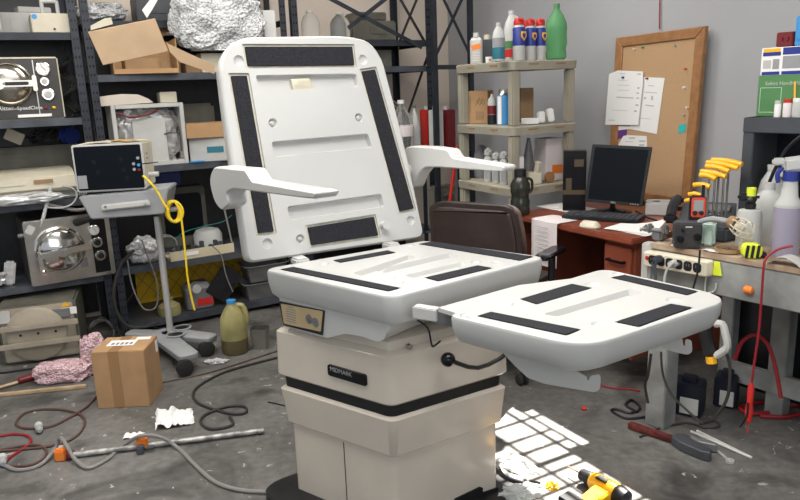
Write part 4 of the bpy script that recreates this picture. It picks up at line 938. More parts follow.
# ---------------------------------------------------------------- on the floor, left
P, w, h = fit(98, 150.5, 352, 407.5, 0, R(0)); 
t = thing('shipping_box', 'taped brown cardboard shipping box on the concrete floor', 'cardboard box', P, R(1)); dpt = .21; h = .287
m = MB(); m.box((0, dpt/2, h/2), (w, dpt, h), bev=.003); m.build('box_body', M_['card'], t)
m = MB(); m.box((-.02, -.0006, h/2), (.05, .001, h-.004)); m.box((-.02, dpt/2, h+.0002), (.05, dpt, .001)); m.build('packing_tape', M_['tape'], t)
m = MB(); m.box((-.015, dpt*.55, h+.001), (.13, .075, .0012)); m.box((.07, dpt*.82, h+.001), (.07, .035, .0012)); m.box((w/2+.0006, dpt*.86, h*.84), (.001, .03, .06)); lb = m.build('shipping_label', M_['paper'], t)
m = MB()
for k in range(5): m.box((-.055+k*.022, dpt*.5, h+.0018), (.014, .03, .0006))
m.build('label_print', M_['ink'], lb)
def paperwad(name, label, cat, c, sx, sy, hgt, seed, m='paper'):
    k = MB(); k.sheet(14, 10, lambda u, v: Vector(((u-.5)*sx*(1-.25*abs(noise.noise(Vector((v*3, seed, 1))))), (v-.5)*sy*(1-.3*abs(noise.noise(Vector((u*3, seed, 7))))), .003+hgt*abs(noise.noise(Vector((u*3.2, v*3.2, seed))))+hgt*.5*abs(noise.noise(Vector((u*8, v*8, seed)))))))
    o = k.build(name, M_[m], smooth=False); place(o, c, random.random()); return tag(o, label, cat)
paperwad('crumpled_towel', 'crumpled white paper towel on the floor right of the cardboard box', 'paper towel', AT(175, 421), .17, .15, .06, 3)
paperwad('paper_scrap', 'small white paper scrap above the long pipe clamp', 'paper', AT(134, 437), .09, .04, .02, 5)
# pipe clamp
def F3(x, y, z): return AT(x, y, z)
a, b = F3(70, 454.5, .02), F3(264, 430.5, .016)
t = thing('pipe_clamp', 'long dull pipe clamp with two orange jaws lying on the floor', 'clamp', (a.x, a.y, 0), math.atan2((b-a).y, (b-a).x)); L = Vector((b.x-a.x, b.y-a.y)).length
m = MB(); m.cyl((.0, 0, .016), (L, 0, .016), .011, n=16); m.build('pipe', M_['wearpipe'], t)
m = MB(); m.box((-.035, 0, .026), (.045, .035, .05), bev=.006); m.build('jaw', M_['orange'], t); m = MB(); m.cyl((-.012, 0, .018), (.012, 0, .018), .02); m.build('ferrule', M_['dred'], t)
xj = (F3(143, 444, .02)-a).length; m = MB(); m.box((xj, 0, .034), (.045, .036, .05), bev=.006); m.build('jaw', M_['orange'], t); m = MB(); m.box((xj-.005, -.03, .018), (.03, .035, .034), bev=.004); m.cyl((xj+.02, -.03, .02), (xj+.05, -.03, .02), .009); m.build('clutch', M_['dgrey'], t)
# cables on the floor
def fcable(name, label, pix, r, m, z=None, cat='cable'):
    k = MB(); k.tube([AT(x, y, (p[0] if p else (r if z is None else z))) for x, y, *p in pix], r, smooth=5); return tag(k.build(name, M_[m]), label, cat)
fcable('extension_cable', 'grey cable sweeping over the pipe clamp to the chair base', ((2, 464), (18, 470), (40, 465), (55, 449, .03), (60, 438, .075), (67, 446, .07), (74, 458, .03), (88, 468), (106, 460), (122, 447), (140, 436, .075), (160, 437, .06), (178, 448), (195, 465), (215, 482), (240, 490), (268, 492)), .008, 'gcable')
fcable('power_cable', 'brown power cord looped on the floor at the left, below the cardboard box', ((96, 397), (85, 408), (65, 420), (48, 427), (25, 428), (16, 423), (25, 413), (45, 409), (70, 411), (84, 418), (82, 430), (70, 440), (50, 446), (25, 449), (0, 451)), .006, 'brcable')
fcable('power_cable', 'brown power cord curling near the left edge with a red end', ((0, 436), (15, 434), (28, 436), (31, 442), (24, 448), (12, 456), (6, 461)), .006, 'redc')
fcable('power_cable', 'short brown cord loop between the two white plugs', ((0, 450), (20, 446), (38, 445), (46, 450), (44, 458), (30, 465), (10, 466)), .006, 'brcable')
fcable('mains_cable', 'dark cable making a loop right of the crumpled towel', ((292, 354), (260, 362), (225, 372), (200, 385), (193, 395), (200, 404), (220, 411), (236, 414), (246, 412), (243, 406), (225, 407), (205, 415), (201, 423), (212, 429), (232, 425), (230, 417)), .007, 'dcable')
fcable('thin_cable', 'thin dark cable running from the cart castor towards the chair', ((286, 348), (250, 360), (215, 371), (190, 377), (165, 382), (155, 384)), .004, 'brcable')
fcable('black_cable', 'black cable along the floor in front of the beige floor sterilizer', ((-5, 374), (30, 369), (60, 364), (88, 360)), .006, 'black')
fcable('ground_wire', 'thin black wire lying left of the chair base', ((268, 402), (282, 405), (296, 409)), .003, 'black')
for x, y, dx, lb in ((39, 428, .05, 'white plug with a grey collar, the one nearer the pipe clamp'), (3, 460, .02, 'white plug at the left edge of the floor')):
    p = AT(x, y, .0); t = thing('mains_plug', lb, 'plug', p, R(-60)); m = MB(); m.lathe_ax([(.012, 0), (.017, .006), (.017, .03), (.012, .036)], (0, 0, .018), (1, 0, 0), 16); m.build('plug_body', M_['white'], t); m = MB(); m.lathe_ax([(.016, .036), (.016, .06), (.008, .08)], (0, 0, .018), (1, 0, 0), 16); m.build('plug_collar', M_['grey'], t)
# pink bubble wrap
p = AT(64, 380); m = MB(); m.blob((0, 0, .05), (.135, .06, .055), .18, 2.5, sub=5, seed=17, floor=0, sq=.6); m.blob((.15, .07, .10), (.06, .06, .11), .2, 2.5, sub=5, seed=4, floor=0, sq=.6); simple('pink_bubble_wrap', 'roll of pink bubble wrap on the floor left of the cardboard box', 'bubble wrap', p, R(8), m, M_['pinkb'])
a, b = AT(-4, 395, .01), AT(86, 386, .01); m = MB(); m.box(((a+b)/2), ((b-a).length, .022, .016), bev=.002, rz=math.atan2((b-a).y, (b-a).x)); tag(m.build('wood_strip', M_['wood']), 'thin wooden strip on the floor in front of the pink bubble wrap', 'wood strip')
a, b = AT(-4, 388, .012), AT(16, 381, .012); c = AT(36, 377, .014)
t = thing('file_tool', 'hand tool with a dark red grip and pale shaft at the left edge', 'tool', (a.x, a.y, 0), math.atan2((c-a).y, (c-a).x)); L1 = (b-a).length; L2 = (c-a).length
m = MB(); m.cyl((0, 0, .01), (L1, 0, .012), .008, n=10); m.build('shaft', M_['wood'], t); m = MB(); m.lathe_ax([(.008, 0), (.018, .01), (.016, (L2-L1)*.6), (.019, L2-L1-.01), (.010, L2-L1)], (L1, 0, .019), (1, 0, 0), 14); m.build('grip', M_['dred'], t)
# jug with blue cap
P, w, h = fit(220, 247, 303, 355.5, 0, 0); t = thing('fluid_jug', 'olive plastic jug with a blue cap half full of dark fluid on the floor', 'jug', P+Vector((0, .06, 0)), R(20)); r = w/2
m = MB(); m.lathe([(r*.92, 0), (r, .012), (r, h*.28)], 28); m.build('dark_fluid', M_['oliveD'], t)
m = MB(); m.lathe([(r, h*.28), (r*1.0, h*.5), (r*.93, h*.66), (r*.62, h*.82), (r*.36, h*.9), (r*.32, h*.93), (r*.32, h*.955), (.001, h*.955)], 28, sx=1); m.build('jug_body', M_['olive'], t)
m = MB(); m.tube([(r*.3, 0, h*.88), (r*.75, 0, h*.86), (r*.98, 0, h*.72), (r*1.0, 0, h*.58), (r*.94, 0, h*.5)], .017, n=10); m.build('jug_handle', M_['olive'], t)
m = MB(); m.cyl((0, 0, h*.94), (0, 0, h), r*.34, n=20); m.build('cap', M_['lblue'], t)
P, w, h = fit(251, 268, 330, 350.5, 0, 0); m = MB(); m.slab(rrect(-w/2, w/2, 0, .09, .012), [(0, .012), (h, 0), (h+.002, 0), (h+.002, .004), (.006, .016)]); simple('small_tray', 'small dull metal tray right of the blue-capped jug', 'tray', P, R(-5), m, M_['steel'])
p = AT(216, 363); m = MB(); m.blob((0, 0, .010), (.05, .025, .010), .6, 4, seed=6, floor=0, sub=5); simple('clear_film', 'clear crumpled film on the floor left of the blue-capped jug', 'film', p, 0, m, M_['bubble'])

# ---------------------------------------------------------------- rear shelving contents
def f3(x0, x1, yt, z, dep): return fitp(x0, x1, yt, z, LP, LA, dep)
zs3 = zz4
def bottle_mb(w, h, kind):
    r = w/2; m = MB()
    prof = {'water': [(r*.9, 0), (r, .01), (r*.96, h*.2), (r, h*.25), (r, h*.5), (r*.95, h*.55), (r*.9, h*.64), (r*.5, h*.8), (r*.27, h*.88), (r*.27, h*.93)],
            'can': [(r*.95, 0), (r, .004), (r, h*.78), (r*.92, h*.80)],
            'jug': [(r*.94, 0), (r, .01), (r, h*.62), (r*.8, h*.78), (r*.4, h*.9), (r*.34, h*.94)],
            'flat': [(r*.95, 0), (r, .006), (r, h*.72), (r*.9, h*.8), (r*.42, h*.88), (r*.4, h*.9)]}[kind]
    m.lathe(prof+[(.001, prof[-1][1])], 24); return m, r
for k, (x0, x1, yt, lb) in enumerate(((302, 319, 11, 'clear empty jug nearer the post, behind the chair back'), (331, 349, 13, 'clear domed jug right of the other clear jug, behind the chair back'))):
    P, w, h = f3(x0, x1, yt, zs3, .10); t = thing('clear_jug', lb, 'jug', P+FZ*.001, LA); m, r = bottle_mb(w, h, 'jug'); m.build('jug_body', M_['clear'], t); m = MB(); m.cyl((0, 0, h*.94), (0, 0, h), r*.4); m.build('cap', M_['lgrey'], t)
P, w, h = f3(270, 299, 14, zs3, .02); P = LQ(1.05, .2, 1.591); 
P, w, h = f3(258, 275, 10, 1.591, .24); m = MB(); m.box((0, .08, h*.35), (w, .16, h*.7), bev=.02); m.box((.0, .05, h*.8), (w*.6, .1, h*.4), bev=.02); m.cyl((w*.3, 0, h*.4), (w*.3, -.03, h*.4), .03); simple('black_motor', 'black motor housing beside the post above the chair back', 'motor', P, LA, m, M_['black'])
for k, (x0, x1, yt, zb_, lb) in enumerate(((352, 397, 21, zz4+.001, 'olive grey boxy instrument on the rear shelf'), (357, 387, 12.5, 0, 'darker olive grey case on top of the boxy instrument'))):
    if k == 0: P, w, h = f3(x0, x1, yt, zb_, .16); h0 = P.z+h; P0 = P; m = MB(); m.box((0, .12, h/2), (w, .24, h), bev=.01); m.box((w*.1, -.002, h*.5), (w*.4, .004, h*.3))
    else: P, w, h = f3(x0, x1, yt, h0, .18); m = MB(); m.box((0, .1, h/2), (w, .2, h), bev=.008); 
    if k: 
        for j in range(4): m.box((0, -.001, h*(.2+.2*j)), (w*.9, .004, h*.07))
    simple('olive_instrument', lb, 'instrument', P+FZ*.004, LA, m, M_['grime'])
P, w, h = f3(372, 392, 50, zz3, .1); m = MB(); m.box((0, .1, h/2), (w, .2, h), bev=.005); m.box((w*.0, -.001, h*.3), (w*.7, .003, h*.3)); simple('olive_carton', 'dull olive carton under the rear shelf instruments', 'box', P+FZ*.001, LA, m, M_['grime'])
# bottles and cartons standing behind the right armrest
zr = .981
def fz(x0, x1, yt, dep, z=zr): return f3(x0, x1, yt, z, dep)
P, w, h = fz(396, 417, 100, -.0); 
t = thing('water_bottle', 'clear water bottle with a pink label behind the chair backrest', 'bottle', P+FZ*.001+LY*.07, LA); m, r = bottle_mb(w, h, 'water'); m.build('bottle_body', M_['clear'], t); m = MB(); m.lathe([(r*1.01, h*.32), (r*1.015, h*.33), (r*1.015, h*.5), (r*1.01, h*.51)], 24); m.build('bottle_label', M_['skin'], t); m = MB(); m.cyl((0, 0, h*.93), (0, 0, h), r*.3); m.build('cap', M_['paper'], t)
m = MB(); m.tube([(-r*.4, 0, h*.86), (-r*.9, 0, h*.98), (-r*1.2, 0, h*1.03), (-r*.8, 0, h*1.0), (-r*.3, 0, h*.92)], .004); m.build('carry_loop', M_['clear'], t)
P, w, h = fz(415.5, 424, 105, .05); t = thing('grey_bottle', 'smoky clear bottle just right of the pink-labelled water bottle', 'bottle', P+FZ*.001+LY*.07, LA); m, r = bottle_mb(w*1.2, h, 'water'); m.build('bottle_body', M_['frost'], t); m = MB(); m.cyl((0, 0, h*.93), (0, 0, h), r*.3); m.build('cap', M_['mgrey'], t)
for k, (x0, x1, c, lb) in enumerate(((426, 436, 'red', 'bright red fluid tin with a white cap, leftmost of the tins behind the right armrest'), (436.5, 443, 'lgrey', 'pale grey tin between the two red tins behind the right armrest'), (446, 455, 'dred', 'dark red fluid tin with a white cap, rightmost of the tins behind the right armrest'))):
    P, w, h = fz(x0, x1, 107, .07) if k == 0 else fitp(x0+1, x1+1, 107, zr, fo, ang_w, .02, ang_w)
    t = thing('fluid_tin', lb, 'tin', P+FZ*.001, LA if k == 0 else ang_w, 'tins behind the right armrest'); m = MB(); m.box((0, .045, h*.47), (w, .09, h*.94), bev=.006); m.build('tin_body', M_[c], t); m = MB(); m.cyl((-w*.05, .05, h*.94), (-w*.05, .05, h*1.02), .018); m.build('cap', M_['white'], t)
ltube('red_pole', 'thin red pole leaning beside the tan plastic shelving', 'pole', ((457, 146), (454, 170), (450, 200), (446, 235), (442, 262)), .012, 'red', -.42)
P, w, h = fitp(438, 458, 186, .401, fo, ang_w, .02, ang_w); t = thing('grey_case', 'dark grey equipment case on the low rear shelf, behind the leather chair', 'case', P+FZ*.001, ang_w); m = MB(); m.box((0, .06, h/2), (w, .10, h), bev=.02); m.build('case_body', M_['grime'], t); m = MB(); m.box((0, -.01, h*.82), (w*.5, .02, .02), bev=.004); m.build('case_handle', M_['mgrey'], t)

# ---------------------------------------------------------------- tan plastic shelving at the grey wall
cz0 = AT(513, 193, .845); cz0.z = 0                   # near corner on the floor
# extents: front face runs away from us along -r2, end face runs along r1 to the wall
def corner_px(x, y, P, d): # distance from P along horizontal direction d whose vertical reaches pixel column x at row y
    n = Vector((-d.y, d.x, 0)); q = ONP(x, y, P, n); return (q-P).dot(d)
LF = corner_px(456, 130, cz0, -r2); LE = corner_px(577, 130, cz0, r1)
ts = thing('plastic_shelving', 'tan plastic shelving of bottles and cans in the corner by the desk', 'shelving', cz0, RA)
# local: x along r2 (towards us), y along r1.  footprint x:[-LF,0], y:[0,LE]
TZ = [HT(cz0, 188.5), HT(cz0, 127), HT(cz0, 60.5)]; TZ = [.28]+TZ
lip = .05
for z in TZ:
    m = MB(); m.slab(rrect(-LF, 0, 0, LE, .03), [(z-lip, .0), (z-.006, -.004), (z, .004)]); sh = m.build('shelf', M_['beigeshelf'], ts)
    k = MB(); 
    for yy in (.3, .72): k.box((.0035, LE*yy, z-.02), (.003, .07, .008))
    for xx in (.3, .7): k.box((-LF*xx, -.0035, z-.02), (.07, .003, .008))
    pattern(sh, k, M_['card3'])
for x_, y_ in ((-.035, .035), (-LF+.035, .035), (-.035, LE-.035), (-LF+.035, LE-.035)):
    for z0, z1 in zip([0]+TZ[:-1], [z-lip for z in TZ]):
        m = MB(); m.box((x_, y_, (z0+z1)/2), (.052, .052, z1-z0+.001), bev=.008); m.build('post', M_['beigeshelf'], ts)
def tsf(x0, x1, yt, lev, dep, face='e'):
    """item on shelf lev: e = dep behind the end face (towards -r2), f = dep behind the front face (towards the wall)"""
    if face == 'f': return fitp(x0, x1, yt, TZ[lev], cz0, RA, dep, R(-8))
    return fitp(x0, x1, yt, TZ[lev], cz0-r2*dep, R(29), 0.0, R(10))
def tl(root, name, mb, m): return mb.build(name, M_[m], root)
S3 = TZ[3]
P, w, h = tsf(470, 482.5, 33, 3, .10, 'f'); t = thing('white_bottle', 'white bottle with an orange-red label, leftmost on top of the tan shelving', 'bottle', P+FZ*.001, R(-8)); m = MB(); m.slab(rrect(-w/2, w/2, -.025, .025, .02), [(0, .004), (.006, 0), (h*.76, 0), (h*.84, .012), (h*.86, .016)]); m.cyl((0, 0, h*.85), (0, 0, h), w*.24); tl(t, 'bottle_body', m, 'white'); m = MB(); m.box((0, -.0255, h*.55), (w*.75, .001, h*.16), ry=-.2); tl(t, 'label_patch', m, 'orange'); m = MB(); [m.box((0, -.0255, h*(.12+.08*k)), (w*.6, .001, h*.02)) for k in range(4)]; tl(t, 'label_markings', m, 'skin')
P, w, h = tsf(481, 493, 35, 3, .22, 'f'); t = thing('dark_bottle', 'dark square bottle with a cream cap behind the white bottle on the tan shelving', 'bottle', P+FZ*.001, R(-8)); m = MB(); m.box((0, 0, h*.42), (w, .06, h*.84), bev=.008); tl(t, 'bottle_body', m, 'dgrey'); m = MB(); m.cyl((0, 0, h*.84), (0, 0, h), w*.27); tl(t, 'cap', m, 'beige')
P, w, h = tsf(485.5, 493, 57, 3, .07, 'f'); t = thing('white_mug', 'tiny white cup with a dark mark on top of the tan shelving', 'cup', P+FZ*.001, R(-8)); m = MB(); m.lathe([(w*.45, 0), (w*.5, .004), (w*.5, h), (w*.42, h), (w*.40, .008), (.001, .008)], 20); m.tube([(w*.46, 0, h*.8), (w*.85, 0, h*.75), (w*.85, 0, h*.35), (w*.46, 0, h*.25)], .004); tl(t, 'cup_body', m, 'paper'); m = MB(); m.box((w*.1, -w*.5, h*.5), (w*.35, .006, h*.35)); tl(t, 'cup_mark', m, 'card3')
P, w, h = tsf(492.5, 504.5, 23, 3, .06, 'e'); t = thing('washer_bottle', 'pale blue jug with teal liquid and a white cap on top of the tan shelving', 'bottle', P+FZ*.001-r1*.0, R(5)); m, r = bottle_mb(w, h, 'jug'); tl(t, 'bottle_body', m, 'frost'); m = MB(); m.lathe([(r*.95, .002), (r*1.01, .012), (r*1.01, h*.36)], 24); tl(t, 'teal_label', m, 'tealliq'); m = MB(); m.lathe([(r*1.01, h*.37), (r*1.01, h*.6)], 24); tl(t, 'pale_label', m, 'grey'); m = MB(); m.cyl((0, 0, h*.93), (0, 0, h), r*.42); tl(t, 'cap', m, 'white')
P, w, h = tsf(499, 504, 29.5, 3, .03, 'e'); P -= r1*.045; t = None
P, w, h = tsf(504, 519, 11, 3, .15, 'e'); t = thing('white_jug', 'tall white jug with a red and green label behind the spray cans', 'jug', P+FZ*.001, R(5)); m, r = bottle_mb(w, h, 'jug'); m.tube([(r*.3, 0, h*.88), (r*.85, 0, h*.82), (r*.95, 0, h*.66)], .012); tl(t, 'jug_body', m, 'frost'); m = MB(); m.cyl((0, 0, h*.92), (0, 0, h), r*.4); tl(t, 'cap', m, 'white'); m = MB(); m.lathe([(r*1.01, h*.08), (r*1.01, h*.24)], 24); tl(t, 'red_label', m, 'red'); m = MB(); m.lathe([(r*1.01, h*.25), (r*1.01, h*.4)], 24); tl(t, 'green_label', m, 'green')
def spraycan(P, w, h, label):
    t = thing('spray_can', label, 'spray can', P+FZ*.001, R(12), 'blue spray cans with red caps'); r = w/2
    m = MB(); m.lathe([(r*.94, 0), (r, .004), (r, h*.34)], 24); tl(t, 'can_base', m, 'lgrey'); m = MB(); m.lathe([(r, h*.34), (r, h*.74), (r*.9, h*.77)], 24); tl(t, 'can_wrap', m, 'blue')
    m = MB(); m.lathe([(r*.9, h*.77), (r*.7, h*.84), (.001, h*.84)], 24); tl(t, 'shoulder', m, 'white'); m = MB(); m.lathe([(r*.82, h*.82), (r*.86, h*.9), (r*.7, h*.97), (.001, h)], 20); m.box((0, -r*.6, h*.93), (r*.9, r*.8, h*.06), bev=.004); tl(t, 'spray_cap', m, 'red')
    m = MB(); fr_s = (Vector((r*.45, -r*.93, h*.56)), Vector((.9, .42, 0)).normalized(), FZ, Vector((.42, -.9, 0)).normalized())
    m.slab([(0, -r*.75), (r*.55, -r*.1), (r*.5, r*.7), (-r*.5, r*.7), (-r*.55, -r*.1)], [(-.004, 0), (.0016, 0)], rad=.003, n=2, fr=fr_s); sh = m.build('shield_badge', M_['hexy'], t)
    m = MB(); m.slab([(0, -r*.45), (r*.34, 0), (r*.3, r*.4), (-r*.3, r*.4), (-r*.34, 0)], [(.0005, 0), (.0024, 0)], rad=.003, n=2, fr=fr_s); m.build('badge_centre', M_['blue'], sh)
    return t
tx = ((513, 525, 17.5, .035, 'blue spray can with a red cap, leftmost of the front three on the tan shelving'), (525.5, 535.5, 18.5, .035, 'blue spray can with a red cap, middle of the front three on the tan shelving'), (535, 545.5, 18.5, .035, 'blue spray can with a red cap, next to the green bottle'))
for x0, x1, yt, dp, lb in tx:
    P, w, h = tsf(x0, x1, yt, 3, dp, 'e'); spraycan(P, w, h, lb)
P, w, h = tsf(522, 530, 20, 3, .13, 'e'); spraycan(P, w*1.2, h, 'blue spray can half hidden behind the front three')
P, w, h = tsf(546.5, 566.5, 4, 3, .085, 'e'); t = thing('green_bottle', 'dented green two-litre soda bottle with dark green cap on the tan shelving', 'bottle', P+FZ*.001, 0); r = w/2
m = MB(); m.lathe([(r*.75, 0), (r*.95, .01), (r*.98, h*.12), (r*.9, h*.2), (r*1.0, h*.3), (r*.93, h*.45), (r*1.0, h*.56), (r*.96, h*.66), (r*.6, h*.8), (r*.28, h*.9), (r*.27, h*.93), (.001, h*.93)], 24)
for v in m.bm.verts: v.co.x *= 1+.08*noise.noise(v.co*30); v.co.y *= 1+.08*noise.noise(v.co*25+Vector((5, 5, 5)))
tl(t, 'bottle_body', m, 'gplas'); m = MB(); m.cyl((0, 0, h*.925), (0, 0, h), r*.29); tl(t, 'cap', m, 'green')
# second shelf
P, w, h = tsf(467.5, 488, 91, 2, .10, 'f'); t = thing('cardboard_carton', 'brown printed carton on the middle tan shelf', 'cardboard box', P+FZ*.001, R(-20)); m = MB(); m.box((0, .08, h/2), (w, .16, h), bev=.003); cb_ = tl(t, 'carton_body', m, 'card'); m = MB(); m.box((w*.1, -.001, h*.25), (w*.4, .002, h*.25)); [m.box((-w*.05+.012*k, -.001, h*.65+.01*(k % 2)), (.007, .002, h*.2), ry=.3) for k in range(5)]; m.box((-w*.38, -.001, h*.6), (w*.06, .002, h*.5)); pattern(cb_, m, M_['card3'])
P, w, h = tsf(487.5, 496.5, 94, 2, .10, 'f'); t = thing('spray_can', 'white and red spray can with a black base on the middle tan shelf', 'spray can', P+FZ*.001, 0); r = w/2; m = MB(); m.lathe([(r, 0), (r, h*.32)], 20); tl(t, 'can_base', m, 'black'); m = MB(); m.lathe([(r, h*.32), (r, h*.72), (r*.8, h*.84), (r*.4, h*.9), (r*.25, h), (.001, h)], 20); tl(t, 'can_body', m, 'lgrey'); m = MB(); m.lathe([(r*1.01, h*.33), (r*1.01, h*.62)], 20); tl(t, 'red_band', m, 'dred')
P, w, h = tsf(497, 510, 89.5, 2, .10, 'f'); P += r2*.0; t = thing('spray_can', 'bright blue aerosol can with a steel top on the middle tan shelf', 'spray can', P+FZ*.001, 0); r = w/2; m = MB(); m.lathe([(r, 0), (r, h*.80), (r*.9, h*.84)], 20); tl(t, 'can_body', m, 'lblue'); m = MB(); m.lathe([(r*.9, h*.84), (r*.7, h*.9), (r*.7, h), (.001, h)], 20); tl(t, 'cap', m, 'steel'); m = MB(); m.box((-r*.7, -r*.75, h*.42), (r*.7, .006, h*.78), rz=-.75); tl(t, 'white_panel', m, 'paper')
P, w, h = tsf(521, 531, 88, 2, .30, 'e'); m = MB(); m.box((0, .03, h/2), (w*1.3, .1, h), bev=.003); simple('dark_carton', 'dark brown carton at the back of the middle tan shelf', 'box', P+FZ*.001, R(10), m, M_['card3'])
P, w, h = tsf(526, 539, 119, 2, .05, 'e'); m = MB(); m.box((0, .04, h/2), (w, .08, max(h, .012)), bev=.003); simple('flat_packet', 'flat white packet on the middle tan shelf', 'packet', P+FZ*.001+FZ*.003, R(10), m, M_['paper'])
for x0, x1, yt, tilt, lb in ((538.5, 546, 112, -.1, 'white tube fitting with a hole, left one on the middle tan shelf'), (547.5, 555, 109, -.3, 'white tube fitting, tilted right one on the middle tan shelf')):
    P, w, h = tsf(x0, x1, yt, 2, .05, 'e'); m = MB(); m.box((0, .02, h/2+.002), (w*.85, .04, h*.92), bev=.006, ry=tilt*.5); m.cyl((0, -.002, h*.4), (0, .004, h*.4), w*.2); simple('tube_fitting', lb, 'fitting', P+FZ*.004, R(10), m, M_['paper'])
# third shelf
P, w, h = tsf(474, 486, 143, 1, .18, 'f'); m, r = bottle_mb(w, h, 'jug'); m.tube([(r*.3, 0, h*.88), (r*.8, 0, h*.84), (r*.95, 0, h*.65)], .014); simple('grey_jug', 'grey jug at the back left of the lower tan shelf', 'jug', P+FZ*.001, 0, m, M_['grey'])
for k, (x0, x1, yt, dp, lb) in enumerate(((478.5, 486, 150, .04, 'white jug with a looped handle, leftmost of the white row on the lower tan shelf'), (486.5, 493.5, 154, .035, 'white jug second from the left on the lower tan shelf'), (494, 501.5, 153, .035, 'white jug third from the left on the lower tan shelf'), (502, 510, 155, .05, 'white jug nearest the corner post on the lower tan shelf'))):
    P, w, h = tsf(x0, x1, yt, 1, dp, 'f'); t = thing('white_jug', lb, 'jug', P+FZ*.001+r1*.045, R(-12), 'white jugs on the lower tan shelf'); m = MB(); m.slab(rrect(-w*.55, w*.55, -.045, .045, .02), [(0, .004), (.006, 0), (h*.72, 0), (h*.85, .02)]); m.tube([(-w*.3, 0, h*.82), (-w*.2, 0, h*.97), (w*.2, 0, h*.97), (w*.35, 0, h*.8)], .012); m.cyl((w*.0, -.02, h*.84), (w*.0, -.02, h*.93), .016); tl(t, 'jug_body', m, 'lgrey'); m = MB(); m.box((0, -.046, h*.35), (w*.6, .002, h*.5)); tl(t, 'jug_label', m, 'grey')
P, w, h = tsf(520, 537, 138, 1, .17, 'e'); m = MB(); m.lathe([(w*.5, 0), (w*.5, .01), (w*.08, h), (.001, h)], 20); simple('grey_cone', 'tall narrow grey cone on the lower tan shelf', 'cone', P+FZ*.001, 0, m, M_['mgrey'])
P, w, h = tsf(544, 565, 138.5, 1, .09, 'e'); t = thing('white_carton', 'tall white carton with an orange base panel on the lower tan shelf', 'box', P+FZ*.001, R(25)); m = MB(); m.box((0, .06, h/2), (w*.95, .12, h), bev=.003); tl(t, 'carton_body', m, 'skin'); m = MB(); m.box((w*.15, -.001, h*.27), (w*.55, .002, h*.2)); tl(t, 'orange_panel', m, 'orange')
P, w, h = tsf(529, 542, 172.5, 1, .025, 'e'); m = MB(); m.box((0, .04, h*.5), (w, .08, h), bev=.006); m.cyl((w*.2, .02, h*.9), (w*.2, .0, h*1.8), .018); simple('small_fitting', 'small tan fitting lying in front of the grey cone', 'fitting', P+FZ*.001, R(10), m, M_['beige'])
P, w, h = tsf(546, 554, 170, 1, .015, 'e'); m = MB(); m.lathe_ax([(.012, -.01), (.032, -.008), (.032, .008), (.012, .01)], (0, .014, .034), (.5, -1, 0), 20); simple('amber_roll', 'small amber tape roll standing by the white carton', 'tape roll', P+FZ*.001, 0, m, M_['oak'])
P, w, h = tsf(517, 524, 157, 1, .05, 'e'); m = MB(); m.box((0, .02, h/2), (w, .04, h), bev=.003); m.box((0, -.001, h*.5), (w*.6, .002, .01)); simple('white_sign_box', 'small white box with dark print beside the tan corner post', 'box', P+FZ*.001, R(10), m, M_['paper'])

# ---------------------------------------------------------------- desk
ZD = .74
da = 2.435; dl, dr = -3.10, -2.21; DD = .74
dk = thing('office_desk', 'cherry red wooden office desk along the grey wall', 'desk', RM(da, dl), RA)  # local x along r2, y towards the wall
Ld = dr-dl
m = MB(); m.box((Ld/2, DD/2, ZD-.016), (Ld, DD, .032), bev=.006); m.build('desktop', M_['cherry'], dk)
m = MB(); m.box((Ld/2, DD-.03, (ZD-.032)/2), (Ld-.06, .018, ZD-.034)); m.build('modesty_panel', M_['cherry'], dk)
xa = (AT(594, 245, .68).dot(r2)-dl)
pw_ = Ld-xa-.02
m = MB(); m.box((xa+pw_/2, .25, (ZD-.034+.13)/2), (pw_, .40, ZD-.034-.13), bev=.003); m.build('pedestal', M_['cherry'], dk)
for z0, z1 in ((.50, .685), (.28, .49), (.14, .27)):
    m = MB(); m.box((xa+pw_/2, .042, (z0+z1)/2), (pw_-.02, .018, z1-z0-.008), bev=.003); dw = m.build('drawer', M_['cherry'], dk)
    m = MB(); m.box((xa+pw_/2, .012, (z0+z1)/2+.02), (.11, .012, .012), bev=.003); m.box((xa+pw_/2-.048, .022, (z0+z1)/2+.02), (.01, .022, .012)); m.box((xa+pw_/2+.048, .022, (z0+z1)/2+.02), (.01, .022, .012)); m.build('drawer_handle', M_['gloss'], dw)
m = MB(); m.box((.03, DD/2, (ZD-.034)/2), (.03, DD-.1, ZD-.034)); m.build('end_panel', M_['cherry'], dk)
ZS_ = ZD+.001
# tall dark box
P, w, h = fit(562.5, 585.5, 151, 210.5, ZD+.006, R(-10)); 
t = thing('tall_box', 'tall black carton with a gold stripe standing on the desk', 'box', P, R(-12)); m = MB(); m.box((0, .045, h/2), (w, .09, h), bev=.002); cb_ = tl(t, 'carton_body', m, 'gloss'); m = MB(); m.box((0, -.0005, h*.31), (w+.001, .002, h*.075)); tl(t, 'gold_stripe', m, 'goldp'); m = MB(); m.box((w*.18, -.0005, h*.80), (w*.4, .002, h*.12)); m.box((-w*.25, -.0005, h*.45), (w*.25, .002, h*.2)); pattern(cb_, m, M_['goldp'])
P, w, h = fit(512, 531.5, 170, 216, ZD+.001, 0); t = thing('dark_flask', 'smoky dark plastic water flask at the far end of the desk', 'flask', P+Vector((0, .05, 0)), 0); r = w/2
m = MB(); m.lathe([(r*.9, 0), (r, .01), (r, h*.30), (r*.9, h*.36), (r*.9, h*.44), (r, h*.5), (r, h*.68), (r*.62, h*.82), (r*.58, h*.84)], 24); m.tube([(r*.7, 0, h*.8), (r*1.2, 0, h*.74), (r*1.2, 0, h*.55), (r*.95, 0, h*.48)], .008); tl(t, 'flask_body', m, 'flask'); m = MB(); m.cyl((0, 0, h*.83), (0, 0, h), r*.62, n=24); tl(t, 'lid', m, 'black')
